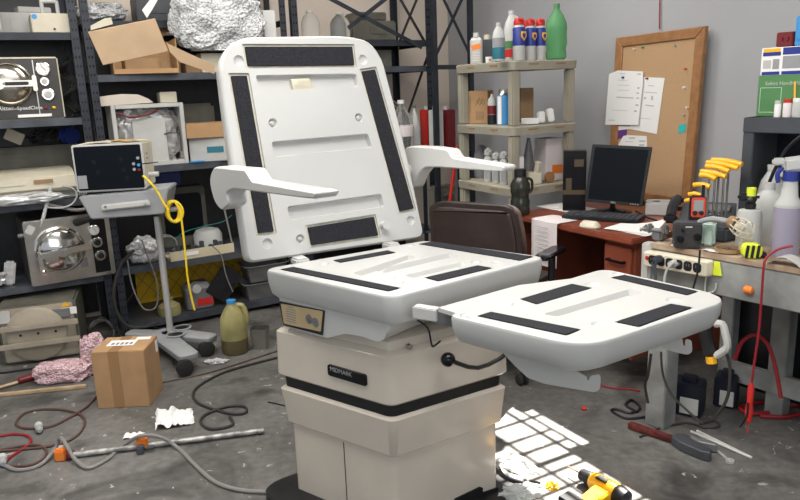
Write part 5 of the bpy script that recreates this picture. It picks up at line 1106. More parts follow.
def paper(name, label, c, sx, sy, rz, z=.002, m='paper', curl=0.0):
    k = MB(); k.sheet(6, 6, lambda u, v: Vector(((u-.5)*sx, (v-.5)*sy, z+curl*(u*v)**2))); o = k.build(name, M_[m]); place(o, c, rz); return tag(o, label, 'paper')
paper('papers', 'white papers under the tall black carton on the desk', AT(566, 208, ZD), .30, .20, RA, .003)
for k in range(2): paper('papers', ('lower loose sheet', 'upper curled sheet')[k]+' of the papers beside the mouse on the desk', AT(638-3*k, 230.5-1.5*k, ZD+.004*k), .24, .17, RA+.25*k, .003, curl=.05*k)
# monitor
mc = AT(613, 211, ZD); mon_a = R(-22)
P = AT(611, 212, ZD); tm = thing('computer_monitor', 'black flat computer monitor on the desk before the cork board', 'monitor', P+FZ*.001, mon_a)
F0 = P-vn(mon_a)*.10
q = [ONP(x, y, F0, (vn(mon_a)*math.cos(.12)-FZ*math.sin(.12)*1).normalized()) for x, y in ((584.5, 201.5), (642.5, 206.5), (652.5, 147), (592.5, 144))]
nq = (q[1]-q[0]).cross(q[3]-q[0]).normalized(); nq = -nq if nq.dot(EYE-q[0]) < 0 else nq
frm = (q[0], (q[1]-q[0]).normalized(), nq.cross((q[1]-q[0]).normalized()), nq); q2 = [to2(p, frm) for p in q]
m = MB(); m.slab(q2, [(-.035, .03), (-.02, .0), (0, 0), (.002, .002)], rad=.006, n=2, fr=frm); m.build('screen_housing', M_['black'], tm, world=True)
m = MB(); m.slab(inset(q2, .016), [(.0015, 0), (.0028, 0)], fr=frm); m.build('screen', M_['screen'], tm, world=True)
lm = frm[0]+frm[1]*(q2[1][0]/2)+frm[2]*.008+nq*.003; text('DELL', .013, MW[tm.name].inverted() @ FACE(lm, frm[1], frm[2]), M_['lgrey'], tm)
m = MB(); [m.box(frm[0]+frm[1]*(q2[1][0]*(.80+.04*k))+frm[2]*.008+nq*.003, (.006, .003, .004)) for k in range(4)]; m.build('buttons', M_['lgrey'], tm, world=True)
m = MB(); m.lathe([(.10, 0), (.10, .006), (.03, .016), (.001, .016)], 24, sx=1.1, sy=.8); m.tube([(-.06, -.08, .012), (0, -.02, .02), (.0, .0, .10)], .010); m.tube([(.08, -.08, .012), (0.02, -.02, .02), (.0, .0, .10)], .010); m.box((0, -.03, .12), (.06, .05, .12), bev=.006); m.build('stand', M_['black'], tm)
# keyboard, mouse, router
kq = [AT(x, y, ZD+.018) for x, y in ((556, 217.5), (638, 223), (642, 214), (580, 209))]
kc = sum(kq, Vector())/4; kd = (kq[1]-kq[0]); ka = math.atan2(kd.y, kd.x)
t = thing('keyboard', 'black keyboard lying on the desk in front of the monitor', 'keyboard', (kc.x, kc.y, ZD+.001), ka); kl = kd.length*.95
m = MB(); m.box((0, 0, .009), (kl, .15, .018), bev=.004); tl(t, 'keyboard_base', m, 'black'); m = MB()
for i in range(15):
    for j in range(5): m.box((-kl*.46+i*kl*.066, -.052+j*.026, .021), (kl*.055, .021, .008))
tl(t, 'keys', m, 'dgrey')
P = AT(590, 228, ZD); t = thing('computer_mouse', 'pale computer mouse on the desk edge', 'mouse', P+FZ*.001, RA+R(15)); m = MB(); m.slab(rrect(-.055, .055, -.032, .032, .03), [(0, .004), (.008, 0), (.02, .004), (.032, .016), (.036, .027)], n=4); tl(t, 'mouse_body', m, 'beige'); m = MB(); m.box((-.03, 0, .034), (.014, .006, .006), bev=.002); tl(t, 'scroll_wheel', m, 'grey')
P, w, h = fit(645, 671, 203.5, 216, ZD, R(-20)); t = thing('router', 'small pale grey router box with a black hole right of the monitor', 'router', P+FZ*.001, R(-20)); m = MB(); m.box((0, .07, h/2), (w, .14, h), bev=.006); tl(t, 'router_case', m, 'lgrey'); m = MB(); m.lathe([(.02, h), (.02, h+.001), (.001, h+.001)], 16, (-.01, .07, 0)); tl(t, 'vent', m, 'black')
k = MB(); k.tube([AT(636, 211, ZD+.02), AT(646, 217, ZD+.01), AT(652, 219, ZD+.01), AT(662, 222, ZD+.008)], .005); tag(k.build('monitor_cable', M_['black']), 'black cable running from the monitor stand past the router', 'cable')
P = AT(676, 222, ZD); 
# hanging paper sheet at the desk edge
dirp = r2; e0 = RM(da-.006, AT(541, 222, ZD).dot(r2), ZD+.002)
k = MB(); L_top, L_h = .13, .24
def hang(u, v):
    x = (u-.5)*.20; s = v*(L_top+L_h)
    if s < L_top: p = Vector((x, L_top-s, .003+.004*math.sin(u*6)))
    else: d = s-L_top; p = Vector((x, -.012-.012*math.sin(u*3.1)*(d/L_h), -d+.003))
    return p
k.sheet(8, 22, hang, .001); o = k.build('paper_sheet', M_['skin']); place(o, e0, RA); tag(o, 'printed paper sheet hanging over the front edge of the desk', 'paper')
k = MB(); [k.box((0, -.0275, -.03-.022*j), (.10, .001, .004)) for j in range(9)]; k.build('sheet_markings', M_['print'], o); 
# ---------------------------------------------------------------- brown leather office chair
ca = R(-24)
bc = AT(505, 330, 0); bc = AT(520, 345, 0)
oc0 = ONV(472, 225, AT(490, 300, .35), ca)
oc = thing('office_chair', 'brown leather office chair with its back to us, pulled up to the desk', 'office chair', (0, 0, 0), 0)
Pc = AT(470, 252, .66); BA = R(-35)
bp_ = [(428, 207), (436, 201), (470, 202.5), (501, 206), (510, 214), (521, 250), (523, 262), (446, 262), (437, 240)]
Bn = (vn(BA)*math.cos(.12)-FZ*math.sin(.12)).normalized()
bq = [ONP(x, y, Pc, Bn) for x, y in bp_]
nb = -Bn if Bn.dot(EYE-Pc) < 0 else Bn
fx = vx(BA); fy = nb.cross(fx); fy = fy if fy.z > 0 else -fy
fo_ = (Pc, fx, fy, nb); b2 = [to2(p, fo_) for p in bq]
xm0, xm1 = min(p[0] for p in b2), max(p[0] for p in b2); ym1 = max(p[1] for p in b2)
bxc = Pc+fx*((xm0+xm1)/2); foot = Vector((bxc.x, bxc.y, 0))+vn(BA)*.20
oc.location = foot; oc.rotation_euler = (0, 0, BA); MW[oc.name] = Matrix.Translation(foot) @ Matrix.Rotation(BA, 4, 'Z')
poly = roundpoly([(xm0+.02, -.30), (xm1-.02, -.30), (xm1, ym1*.2), (xm1-.05, ym1-.02), (xm1-.10, ym1), (xm0+.07, ym1), (xm0+.0, ym1-.03), (xm0+.02, ym1*.2)], [.08, .08, .2, .03, .05, .05, .03, .2], 4)
m = MB(); m.slab(poly, [(-.09, .05), (-.08, .02), (-.05, .0), (-.01, .0), (.0, .008)], fr=fo_); bk_ = m.build('backrest', M_['leather'], oc, world=True)
p3 = inset(poly, .028); m = MB(); m.slab(p3, [(-.004, .0), (.008, .002), (.012, .01)], fr=fo_); m.build('back_panel', M_['leather'], bk_, world=True)
m = MB(); m.slab(rrect(-.26, .26, -.27, .25, .08), [(.40, .03), (.41, .0), (.46, -.01), (.49, .02)]); m.build('seat', M_['leather'], oc)
m = MB(); m.cyl((0, 0, .10), (0, 0, .40), .03); m.box((0, 0, .385), (.2, .2, .03), bev=.01); m.build('gas_column', M_['black'], oc)
m = MB(); [m.slab([(.0, -.03), (.29, -.018), (.29, .018), (.0, .03)], [(.085, .004), (.09, 0), (.115, 0), (.12, .004)], rad=.01, fr=(Vector((0, 0, 0)), Vector((math.cos(a), math.sin(a), 0)), Vector((-math.sin(a), math.cos(a), 0)), FZ)) for a in [R(-32)+k*2*pi/5 for k in range(5)]]; m.build('star_base', M_['black'], oc)
for k in range(5):
    a = R(-32)+k*2*pi/5; c = Vector((.28*math.cos(a), .28*math.sin(a), .03)); m = MB()
    for s in (-1, 1): m.lathe_ax([(.02, s*.006), (.029, s*.008), (.03, s*.018), (.024, s*.024)], c, (math.sin(a), -math.cos(a), 0), 18)
    m.cyl(c+FZ*.0, c+FZ*.06, .008); m.build('castor', M_['rubber'], oc)
for s in (-1, 1):
    A0 = Vector((s*.27, .05, .43)); m = MB(); m.tube([A0-Vector((s*.1, 0, 0)), A0, A0+Vector((s*.03, 0, .05)), A0+Vector((s*.03, .01, .19))], .019); ar = m.build('arm_post', M_['black'], oc)
    m = MB(); m.slab(rrect(-.04, .04, -.13, .12, .035), [(0, .012), (.008, .002), (.02, 0), (.028, .008)], fr=(A0+Vector((s*.03, 0, .19)), Vector((1, 0, 0)), Vector((0, 1, 0)), FZ)); m.build('arm_pad', M_['gloss'], ar)

# ---------------------------------------------------------------- cork board leaning on the wall
ci = RM(WALL-.11, 0)
tilt = .035; cnv = (r1*math.cos(tilt)+FZ*0-FZ*math.sin(tilt)*-0).normalized()
cP = ONP(690, 206, r1*(WALL-.075), r1); cP.z = ZD+.002
cnv = (r1-FZ*.045).normalized() ; cnv = (r1+FZ*(-.02)).normalized()
cX = r2; cY = cnv.cross(cX); cY = cY if cY.z > 0 else -cY; cZ = -cnv
fc = (cP, cX, cY, cZ)
def cpx(x, y): return to2(ONP(x, y, cP, cZ), fc)
tr, tlp, lb_ = cpx(707, 26), cpx(617.5, 38), cpx(609, 140)
x1_ = (tr[0]+0)/2; x0_ = (tlp[0]+lb_[0])/2
cq = [(x0_, 0), (cpx(690, 206)[0], 0), tr, tlp]
cbd = thing('cork_board', 'tall cork notice board in an oak frame leaning behind the desk', 'notice board', cP, RA)
cw = dict(world=True)
m = MB(); m.slab(inset(cq, .02), [(-.012, 0), (.004, 0)], fr=fc); m.build('cork_sheet', M_['cork'], cbd, **cw)
ci_ = inset(cq, .055)
for a_, b_, nm in ((0, 1, 'frame_rail'), (1, 2, 'frame_rail'), (2, 3, 'frame_rail'), (3, 0, 'frame_rail')):
    m = MB(); m.slab([cq[a_][:2], cq[b_][:2], tuple(ci_[b_]), tuple(ci_[a_])], [(-.014, 0), (.012, 0), (.016, .004)], fr=fc); m.build(nm, M_['oak'], cbd, **cw)
def onb(x, y, off): p = cpx(x, y); return fc[0]+cX*p[0]+cY*p[1]+cZ*off
for k, (x, y, c) in enumerate(((635.5, 49, 'beige'), (644, 47.5, 'green'), (676, 45.5, 'grey'), (687, 69, 'red'), (685.5, 87.5, 'paper'), (688.5, 107.5, 'paper'), (685, 115, 'grey'))):
    p = onb(x, y, .004); m = MB(); m.lathe_ax([(.005, 0), (.005, .003), (.003, .005), (.003, .011), (.006, .014), (.001, .016)], p, cZ, 12)
    o = m.build('push_pin', M_[c]); tag(o, {0: 'cream push pin at the top left of the cork board', 1: 'green push pin at the top of the cork board', 2: 'grey push pin at the top right of the cork board', 3: 'red push pin high at the right of the cork board', 4: 'white push pin below the red one on the cork board', 5: 'lower white push pin at the right of the cork board', 6: 'lowest grey push pin on the cork board'}[k], 'push pin', 'push pins on the cork board')
def sheetb(name, label, pts, off, m, th=.001, lines=()):
    P = [cpx(x, y) for x, y in pts]; k = MB(); k.slab(P, [(off, 0), (off+th, 0)], fr=fc); o = k.build(name, M_[m], smooth=False); tag(o, label, 'paper')
    if lines:
        k = MB()
        for (xa_, ya_, xb_, yb_, t_) in lines:
            A = onb(xa_, ya_, off+th+.0004); B = onb(xb_, yb_, off+th+.0004); d_ = (B-A).normalized(); u_ = cZ.cross(d_)*t_
            k.prism([A-u_, B-u_, B+u_, A+u_], cZ*.0004)
        pattern(o, k, M_['print'])
    return o
sheetb('paper_sheet', 'white sheet hanging behind the front paper bundle, right of it on the cork board', ((644, 77), (665.5, 78), (657.5, 134), (630, 129)), .006, 'paper', lines=((649, 85.5, 655, 86, .002), (645, 92, 658, 93, .002), (645, 98, 647, 98, .006), (652, 98, 654, 98, .012), (646, 105, 655, 106, .003), (640, 118, 652, 119, .0012)))
sheetb('paper_bundle', 'bundle of printed forms pinned at the left of the cork board', ((611.5, 74), (620, 70.5), (645.5, 71.5), (645, 85), (640.5, 125), (607.5, 124.5)), .0165, 'paper', .004, lines=((622, 73.5, 628, 73.5, .0015), (640, 74, 643.5, 74.2, .004), (620, 80, 630, 80.3, .0012), (620, 85, 632, 85.4, .0012), (620, 90, 632, 90.4, .0012), (619, 97, 636, 98, .003), (614, 110, 630, 110.6, .0012), (611, 120, 617, 120, .002), (639, 93, 641.5, 93.2, .004), (639, 98, 641.5, 98.2, .004), (638, 105, 641, 105.2, .005), (636.5, 111, 639.5, 111.2, .005), (640, 88, 642, 88, .006)))
sheetb('purple_note', 'purple slip of paper peeking out under the paper bundle', ((615, 132), (627, 128), (625, 137), (619, 140.5), (615, 138)), .003, 'purple') if False else None
sheetb('paper_sheet', 'white sheet tail showing under the paper bundle', ((613, 126), (640, 126.5), (634, 128.5), (613, 131)), .0055, 'paper')
sheetb('purple_note', 'purple slip of paper on the cork board above the monitor', ((615, 131), (628, 128.5), (627, 136), (618, 139.5), (615, 138)), .0048, 'purple')
sheetb('paper_sheet', 'white printed sheet low on the cork board, half behind the monitor', ((619, 145), (624, 136), (628, 135), (647.5, 136), (648, 152), (617, 152)), .0058, 'paper', lines=((630, 138, 636, 138, .004), (626, 141.5, 634, 141.6, .0015), (640, 141, 646, 141, .004), (640, 145, 645, 145, .005)))
sheetb('sticky_note', 'small teal sticky note at the right of the cork board', ((679.5, 125), (687, 123.5), (686, 131.5), (679, 133.5)), .0056, 'teal')
m = MB(); p = onb(626, 77.5, .0206); m.lathe_ax([(.007, 0), (.004, .004), (.006, .012), (.001, .013)], p, cZ, 12); tag(m.build('push_pin', M_['blue']), 'blue push pin holding the paper bundle', 'push pin')
m = MB(); p = onb(648.5, 78.5, .0075); m.lathe_ax([(.007, 0), (.004, .004), (.006, .012), (.001, .013)], p, cZ, 12); tag(m.build('push_pin', M_['dred']), 'dark red push pin holding the sheet behind the paper bundle', 'push pin')

M_['redor'] = mat('red_orange_plastic', (.72, .07, .03), .4)
# ---------------------------------------------------------------- grey work bench at the right
WB = R(-54); ZW = .80; bo = AT(650, 243, ZW)
wx, wy = vx(WB), vn(WB)
def BQ(t, d, z=0.0): return Vector((bo.x, bo.y, 0))+wx*t+wy*d+FZ*z
wb = thing('work_bench', 'grey steel work bench with a worn plywood top along the right side', 'work bench', (bo.x, bo.y, 0), WB); BL, BD = 1.9, .62
m = MB(); m.box((BL/2, BD/2, ZW-.011), (BL, BD, .022), bev=.003); m.build('bench_top', M_['ply'], wb)
m = MB(); m.box((BL/2, .012, ZW-.09), (BL, .02, .132), bev=.003); m.build('front_rail', M_['benchgrey'], wb)
m = MB(); m.box((BL/2, BD-.02, ZW-.09), (BL, .02, .132)); m.build('back_rail', M_['benchgrey'], wb)
f0 = AT(657, 424, 0)-bo; fx_, fy_ = max(f0.dot(wx), .05), f0.dot(wy)
gx_ = (ONV(783, 340, bo+wy*(BD-.10), WB)-bo).dot(wx)
for x_, y_, s_ in ((fx_, .055, .09), (.06, BD-.06, .06), (gx_, BD-.10, .075), (BL-.08, .055, .09), (BL-.08, BD-.06, .06)):
    m = MB(); m.box((x_, y_, (ZW-.025)/2), (s_, s_, ZW-.025), bev=.004); m.build('leg', M_['benchgrey'], wb)
m = MB(); m.box((BL/2, BD-.13, .15), (BL-.15, .03, .09), bev=.003); m.build('stretcher', M_['benchgrey'], wb)
m = MB(); m.box((BL/2, BD-.008, ZW/2-.02), (BL-.05, .004, ZW-.10)); m.build('shade_sheet', M_['black'], wb)  # black sheet added to carry the darkness under the bench
m = MB(); m.box((-.01, .01, ZW-.10), (.04, .05, .20), bev=.006); m.build('end_bracket', M_['lgrey'], wb)
def bf(x0, x1, yt, yb, ang=None): return fit(x0, x1, yt, yb, ZW, WB if ang is None else ang)
def bpt(x, y, d=-.012): return ONV(x, y, bo+wy*d, WB)
# power strip on the front rail
A, B = bpt(648.5, 262), bpt(714, 273)
s0 = [bpt(x, y, -.002) for x, y in ((648.5, 249.5), (714, 260), (713, 277), (648, 264.5))]
t = thing('power_strip', 'cream six-outlet power strip fixed to the bench front', 'power strip', s0[0], WB); inv = MW[t.name].inverted(); L_ = (s0[1]-s0[0]).dot(wx)
sl = [inv @ p for p in s0]; sz = (sl[1].z)/sl[1].x if abs(sl[1].x) > 0 else 0
m = MB(); hgt = abs(sl[3].z); X_ = Vector((1, 0, sz)).normalized(); Zf = Vector((0, -1, 0)); Y_ = Zf.cross(X_)
frp = (sl[3], X_, Y_, Zf); m.slab([(0, 0), (L_, 0), (L_, hgt), (0, hgt)], [(0, 0), (.03, 0), (.038, .006)], rad=.012, fr=frp); m.build('strip_case', M_['beige'], t)
def op(a, b, z=.038): return frp[0]+X_*a+Y_*b+Zf*z
for k in range(6):
    a = L_*(.16+.137*k); m = MB(); m.slab(rrect(a-.017, a+.017, hgt*.22, hgt*.82, .012), [(.036, 0), (.0395, 0)], fr=frp); oo = m.build('outlet', M_['black'], t)
    m = MB()
    for dx, dy in ((-.005, .3), (.006, .3)): m.box(op(a+dx, hgt*.58, .040), (.003, .001, .010))
    m.build('outlet_slots', M_['mgrey'], oo)
m = MB(); m.box(op(L_*.075, hgt*.6, .04), (.016, .006, .016), bev=.003); m.build('switch', M_['red'], t)
for k, (x0, y0, pts, c, lb) in enumerate((((656), (259), ((657, 261), (655, 268), (656, 280), (652, 262)), 'dgrey', 'black plug and lead in the first outlet of the power strip'), (671, 264, ((676, 261), (668, 268), (665, 276), (664, 284)), 'lgrey', 'white plug and lead in the second outlet of the power strip'))):
    m = MB(); p = bpt(x0+2, y0, -.055); m.box(p, (.03, .045, .026), bev=.008, rz=WB); m.tube([bpt(x, y, -.075) for x, y in pts], .005); tag(m.build('plug_lead', M_[c]), lb, 'plug')
m = MB(); m.tube([bpt(x, y, -.07) for x, y in ((700, 250), (699, 262), (697, 275), (694, 285), (693, 290))], .004); tag(m.build('black_lead', M_['black']), 'black lead hanging in front of the power strip from the black knob box', 'cable')
m = MB(); p = bpt(717, 268); q = [bpt(x, y, -.004) for x, y in ((714.5, 261), (720, 262), (722, 276), (713, 275))]; m.prism(q, -wy*.002); tag(m.build('yellow_tag', M_['neon']), 'yellow tape tag at the right end of the power strip', 'tag')
m = MB(); p0, p1 = bpt(744, 289, -.003), bpt(753, 289, -.003); m.lathe_ax([(.010, 0), (.015, .006), (.013, .03), (.007, .034)], p0, wx, 14); tag(m.build('wire_nut', M_['orange']), 'orange wire connector on the bench front rail', 'connector')
m = MB(); m.tube([bpt(x, y, -.006) for x, y in ((706, 277), (705, 290), (708, 293), (715, 290), (716, 283))], .003); tag(m.build('wire_hook', M_['lgrey']), 'thin wire hook hanging under the power strip', 'hook')
# vise
P, w, h = bf(643, 660, 232, 250, R(-10)); P = BQ(.0, .05, ZW+.001); 
t = thing('bench_vise', 'small grey vise on the bench corner beside the desk', 'vise', P, WB+R(10)); VS = Matrix.Scale(.62, 4)
m = MB(); m.M = VS; m.box((0, .03, .035), (.07, .10, .07), bev=.008); m.cyl((-.09, .0, .07), (.07, .0, .07), .016); m.box((-.055, .0, .08), (.04, .06, .06), bev=.008); m.box((.05, .0, .082), (.03, .07, .06), bev=.006); tl(t, 'vise_body', m, 'mgrey'); m = MB(); m.M = VS; m.cyl((-.10, -.04, .065), (-.10, .04, .09), .006); m.cyl((-.12, 0, .07), (-.08, 0, .07), .012); tl(t, 'vise_handle', m, 'steel')
# black control box with two knobs and white-green box
P, w, h = bf(674, 701, 223.5, 249, R(-14)); KA = R(-14)
t = thing('control_box', 'black control box with two knobs on the bench front', 'control box', P+FZ*.001, KA); m = MB(); m.box((0, .035, h/2), (w, .07, h), bev=.006); tl(t, 'box_case', m, 'dgrey'); m = MB(); m.box((0, -.002, h*.5), (w*.92, .006, h*.9), bev=.002); tl(t, 'face_plate', m, 'panel')
for sx, sz in ((-.3, .4), (.33, .48), (-.22, .75)): m = MB(); m.lathe_ax([(.014 if sz < .7 else .007, 0), (.013 if sz < .7 else .006, .016), (.001, .017)], (sx*w, -.004, sz*h), (0, -1, 0), 16); tl(t, 'knob', m, 'gloss')
m = MB(); m.box((0, -.0055, h*.86), (w*.25, .002, h*.05)); tl(t, 'logo_plate', m, 'lgrey')
P, w, h = bf(701, 714, 222.5, 247, R(-30)); m = MB(); m.box((0, .03, h/2), (w, .06, h), bev=.01); m.box((w*.1, -.001, h*.5), (w*.4, .003, h*.8)); simple('mint_box', 'white and mint green box right of the black control box', 'box', P+FZ*.001, R(-30), m, M_['mint'])
# phone (dark, behind)
P = AT(706, 231, ZW); P = ONV(704, 225, BQ(.0, .46), WB); P.z = ZW; 
t = thing('desk_phone', 'dark desk phone with handset behind the hex keys on the bench', 'phone', P+FZ*.001, R(-30)); m = MB(); m.rings([[(x, y, z) for y, z in ((-.10, 0), (.10, 0), (.10, .09), (-.10, .03))] for x in (-.10, .12)]); tl(t, 'phone_base', m, 'dgrey'); m = MB(); m.tube([(-.13, -.09, .045), (-.135, 0, .085), (-.13, .09, .10)], .022); m.box((-.13, -.085, .04), (.055, .05, .04), bev=.01); m.box((-.13, .09, .095), (.055, .05, .04), bev=.01); tl(t, 'handset', m, 'black'); m = MB(); m.box((.05, .03, .075), (.10, .06, .01), rx=.29); tl(t, 'display', m, 'mgrey'); m = MB(); [m.box((.0+.03*i, -.06+.026*j, .046+.0079*j), (.02, .016, .012), rx=.29) for i in range(3) for j in range(3)]; tl(t, 'phone_keys', m, 'mgrey')
# radio / meter with orange-red face, standing on the control box
P = ONV(697.5, 222, BQ(.18, .115), WB); top = HT(P, 222.5)
t = thing('pocket_meter', 'black handheld meter with a red-orange face standing behind the control box', 'meter', (P.x, P.y, ZW+.001), R(-14)); hh = HT(P, 196.5)-ZW
m = MB(); m.box((0, .02, hh*.5), (.06, .036, hh), bev=.008); m.cyl((.018, .02, hh*.98), (.018, .02, hh*1.22), .006); tl(t, 'meter_body', m, 'black'); m = MB(); m.slab(rrect(-.026, .026, hh*.56, hh*.97, .01), [(0, 0), (.004, 0)], fr=(Vector((0, .003, 0)), Vector((1, 0, 0)), FZ, Vector((0, -1, 0)))); f_ = m.build('meter_face', M_['redor'], t); m = MB(); m.box((0, -.002, hh*.80), (.036, .003, .045)); m.build('meter_screen', M_['grey'], f_); m = MB(); [m.cyl((sx, -.001, hh*.65), (sx, -.005, hh*.65), .009) for sx in (-.012, .012)]; m.build('meter_buttons', M_['black'], f_)
# hex keys in a stand
hk_ = [((741.5, 188), (721, 189), 724, .12), ((736, 191), (713, 190.5), 720, .11), ((728, 195), (708, 195.5), 718.5, .10), ((725.5, 203.5), (704, 201.5), 714.5, .09), ((715, 205), (698, 206), 709.5, .08), ((713, 211.5), (696, 212.5), 0, .07)]
P = ONV(716, 236, BQ(.26, .26), WB); P.z = ZW
t = thing('hex_key_stand', 'black stand holding the yellow-handled hex keys on the bench', 'tool stand', P+FZ*.001, WB); 
m = MB(); m.box((0, 0, .03), (.16, .15, .06), bev=.01); tl(t, 'stand_block', m, 'dgrey')
stand_top = ZW+.062
for k, (ha, hb, xc) in enumerate((((742, 164.5), (712, 160), 725), ((738, 168.5), (707, 162.5), 721), ((729, 171.5), (706, 166), 717), ((726, 177), (701, 171.5), 713), ((716, 179), (700, 175), 709), ((710, 187), (694, 185), 706), ((701, 195.5), (689, 194.5), 699), ((692.5, 202), (685.5, 201), 692))):
    Q = BQ(.26, .20+.0165*(7-k), 0); 
    a_, b_ = ONV(ha[0], ha[1]-19+19, Q, WB), ONV(hb[0], hb[1], Q, WB)
    mid = a_.lerp(b_, .42)
    t = thing('hex_key', 'yellow-handled hex key, '+('tallest and rearmost', 'second tallest', 'third tallest', 'fourth tallest', 'fifth tallest', 'sixth tallest', 'second shortest', 'shortest')[k]+' in the row on the bench', 'hex key', (mid.x, mid.y, stand_top), 0, 'yellow-handled hex keys')
    inv = MW[t.name].inverted(); m = MB(); m.tube([inv @ b_, (inv @ a_.lerp(b_, .5))+FZ*.006, inv @ a_], (.0105 if k < 6 else .009), n=10); tl(t, 'handle', m, 'hexy'); m = MB(); m.cyl((0, 0, .0), inv @ mid, .0045, n=8); tl(t, 'shaft', m, 'steel' if k % 2 else 'mgrey')
# pump sprayer
P, w, h = bf(735, 761, 187, 240, R(-30)); P = ONV(748, 238, BQ(.42, .17), WB); P.z = ZW; w = .088; h = HT(P, 188)-ZW
t = thing('pump_sprayer', 'white bottle with a black and fluorescent yellow pump top on the bench', 'sprayer', P+FZ*.001, R(-20)); r = w/2; hb_ = HT(P, 209)-ZW
m = MB(); m.lathe([(r*.96, 0), (r, .008), (r, hb_*.88), (r*.9, hb_*.97), (r*.5, hb_), (.001, hb_)], 28); tl(t, 'bottle_body', m, 'frost'); m = MB(); m.cyl((0, 0, hb_), (0, 0, hb_+.02), r*.45); m.lathe([(r*.3, hb_+.02), (r*.5, hb_+.035), (r*.4, h*.86), (r*.3, h*.88)], 20); m.box((-r*.2, 0, hb_+.045), (r*1.7, .03, .03), bev=.01); tl(t, 'pump_head', m, 'black'); m = MB(); m.cyl((0, 0, h*.87), (0, 0, h), r*.38, n=20); tl(t, 'pump_cap', m, 'neon')
# tall clear jug and spray bottle
P = ONV(766, 232, BQ(.50, .30), WB); P.z = ZW; h = HT(P, 183)-ZW; 
t = thing('clear_bottle', 'translucent bottle with narrow neck behind the spray bottle', 'bottle', P+FZ*.001, WB); w = .10; m, r = bottle_mb(w, h, 'flat'); m.lathe([(r*.4, h*.9), (r*.4, h), (.001, h)], 18); tl(t, 'bottle_body', m, 'frost')
P = ONV(769, 215, BQ(.52, .45), WB); P.z = ZW; h = HT(P, 165)-ZW; t = thing('handled_jug', 'clear handled jug against the black cabinet at the back of the bench', 'jug', P+FZ*.001, WB); m, r = bottle_mb(.10, h, 'jug'); m.tube([(r*.3, 0, h*.9), (r*1.0, 0, h*.86), (r*1.1, 0, h*.7), (r*.95, 0, h*.58)], .012); m.cyl((0, 0, h*.93), (0, 0, h), r*.4); tl(t, 'jug_body', m, 'frost')
P = ONV(785, 244, BQ(.52, .14), WB); P.z = ZW; h = HT(P, 166)-ZW; q0, q1 = ONV(770, 235, P, WB), ONV(801, 235, P, WB); w = (q1-q0).length
t = thing('spray_bottle', 'spray bottle of lilac fluid with a white and blue trigger head on the bench', 'spray bottle', P+FZ*.001, R(-10)); r = w/2*.86; hb_ = HT(P, 205)-ZW
m = MB(); m.lathe([(r*.97, 0), (r, .006), (r*.96, hb_*.96)], 28); tl(t, 'lilac_fluid', m, 'purpleliq'); m = MB(); m.lathe([(r*.96, hb_*.96), (r*.96, hb_), (r*.9, hb_*1.04), (r*.62, hb_*1.16), (r*.52, hb_*1.42), (r*.52, hb_*1.48), (.001, hb_*1.48)], 28); tl(t, 'bottle_body', m, 'frost')
z1_ = HT(P, 186)-ZW; z0_ = HT(P, 178)-ZW; zc = hb_*1.48
m = MB(); m.cyl((0, 0, zc-.004), (0, 0, zc+.03), r*.56, n=24); tl(t, 'collar', m, 'blue'); m = MB(); m.box((.01, 0, zc+.055), (.09, .034, .055), bev=.012, ry=-.12); m.box((-.045, 0, zc+.065), (.04, .024, .026), bev=.006); tl(t, 'trigger_head', m, 'white'); m = MB(); m.tube([(-.03, 0, zc+.045), (-.045, 0, zc+.02), (-.04, 0, zc-.01)], .008); tl(t, 'trigger', m, 'blue')
# wire cage lamp
P0_ = ONV(700, 222, BQ(.24, .06), WB); p1 = ONV(714, 219, BQ(.30, .06), WB); p2 = ONV(733, 222.5, BQ(.36, .06), WB); p3 = ONV(752, 234, BQ(.42, .05), WB)
t = thing('cage_lamp', 'hand lamp with a pale wire cage lying over the bench items', 'lamp', (p2.x, p2.y, ZW+.001), WB); inv = MW[t.name].inverted()
m = MB(); m.tube([inv @ (P0_+Vector((0, 0, -.02))), inv @ (P0_+Vector((0, 0, .0))), inv @ p1, inv @ p2], .011); tl(t, 'lamp_handle', m, 'grey'); ax = (inv @ p3)-(inv @ p2); c0 = inv @ p2; m = MB(); m.lathe_ax([(.022, -.015), (.026, 0), (.024, .012)], c0, ax, 16); tl(t, 'lamp_collar', m, 'card3')
d_ = ax.normalized(); a_ = d_.orthogonal().normalized(); b_ = d_.cross(a_); m = MB(); L_ = ax.length
for k in range(8):
    an = k*pi/4; n_ = a_*math.cos(an)+b_*math.sin(an); m.tube([c0+n_*.022, c0+d_*L_*.4+n_*.034, c0+d_*L_*.8+n_*.03, c0+d_*L_], .002, n=6)
for f_ in (.35, .7): m.tube([c0+d_*L_*f_+(a_*math.cos(j*pi/6)+b_*math.sin(j*pi/6))*.033 for j in range(12)], .002, n=6, closed=True)
m.ball(c0+d_*L_*.4, .02, sub=2); tl(t, 'wire_cage', m, 'beige')
# tape measure
P, w, h = bf(743, 762, 243, 259, R(-10)); t = thing('tape_measure', 'fluorescent yellow and black tape measure at the bench edge', 'tape measure', P+FZ*.001, R(-12)); w = .066; h = .052
m = MB(); m.slab(rrect(-w/2, w/2, 0, h, .02), [(0, .004), (.004, 0), (.04, 0), (.044, .004)], fr=(Vector((0, .0, 0)), Vector((1, 0, 0)), FZ, Vector((0, 1, 0)))); tl(t, 'tape_case', m, 'neon'); m = MB()
for k in range(3): m.box((-w*.3+k*w*.28, -.001, h*.5), (.010, .003, h*.9), ry=.1)
m.box((w*.62, .022, .012), (w*.25, .03, .02), bev=.003); tl(t, 'black_grips', m, 'black')
p_ = ONV(729, 246, BQ(.3, .06), WB); p_.z = ZW+.001
t = thing('parts_tray', 'round brown parts tray of metal bits left of the tape measure', 'tray', p_, WB); m = MB(); m.lathe([(.040, 0), (.048, .004), (.048, .018), (.044, .018), (.042, .006), (.001, .006)], 28); tl(t, 'tray_body', m, 'card3'); m = MB()
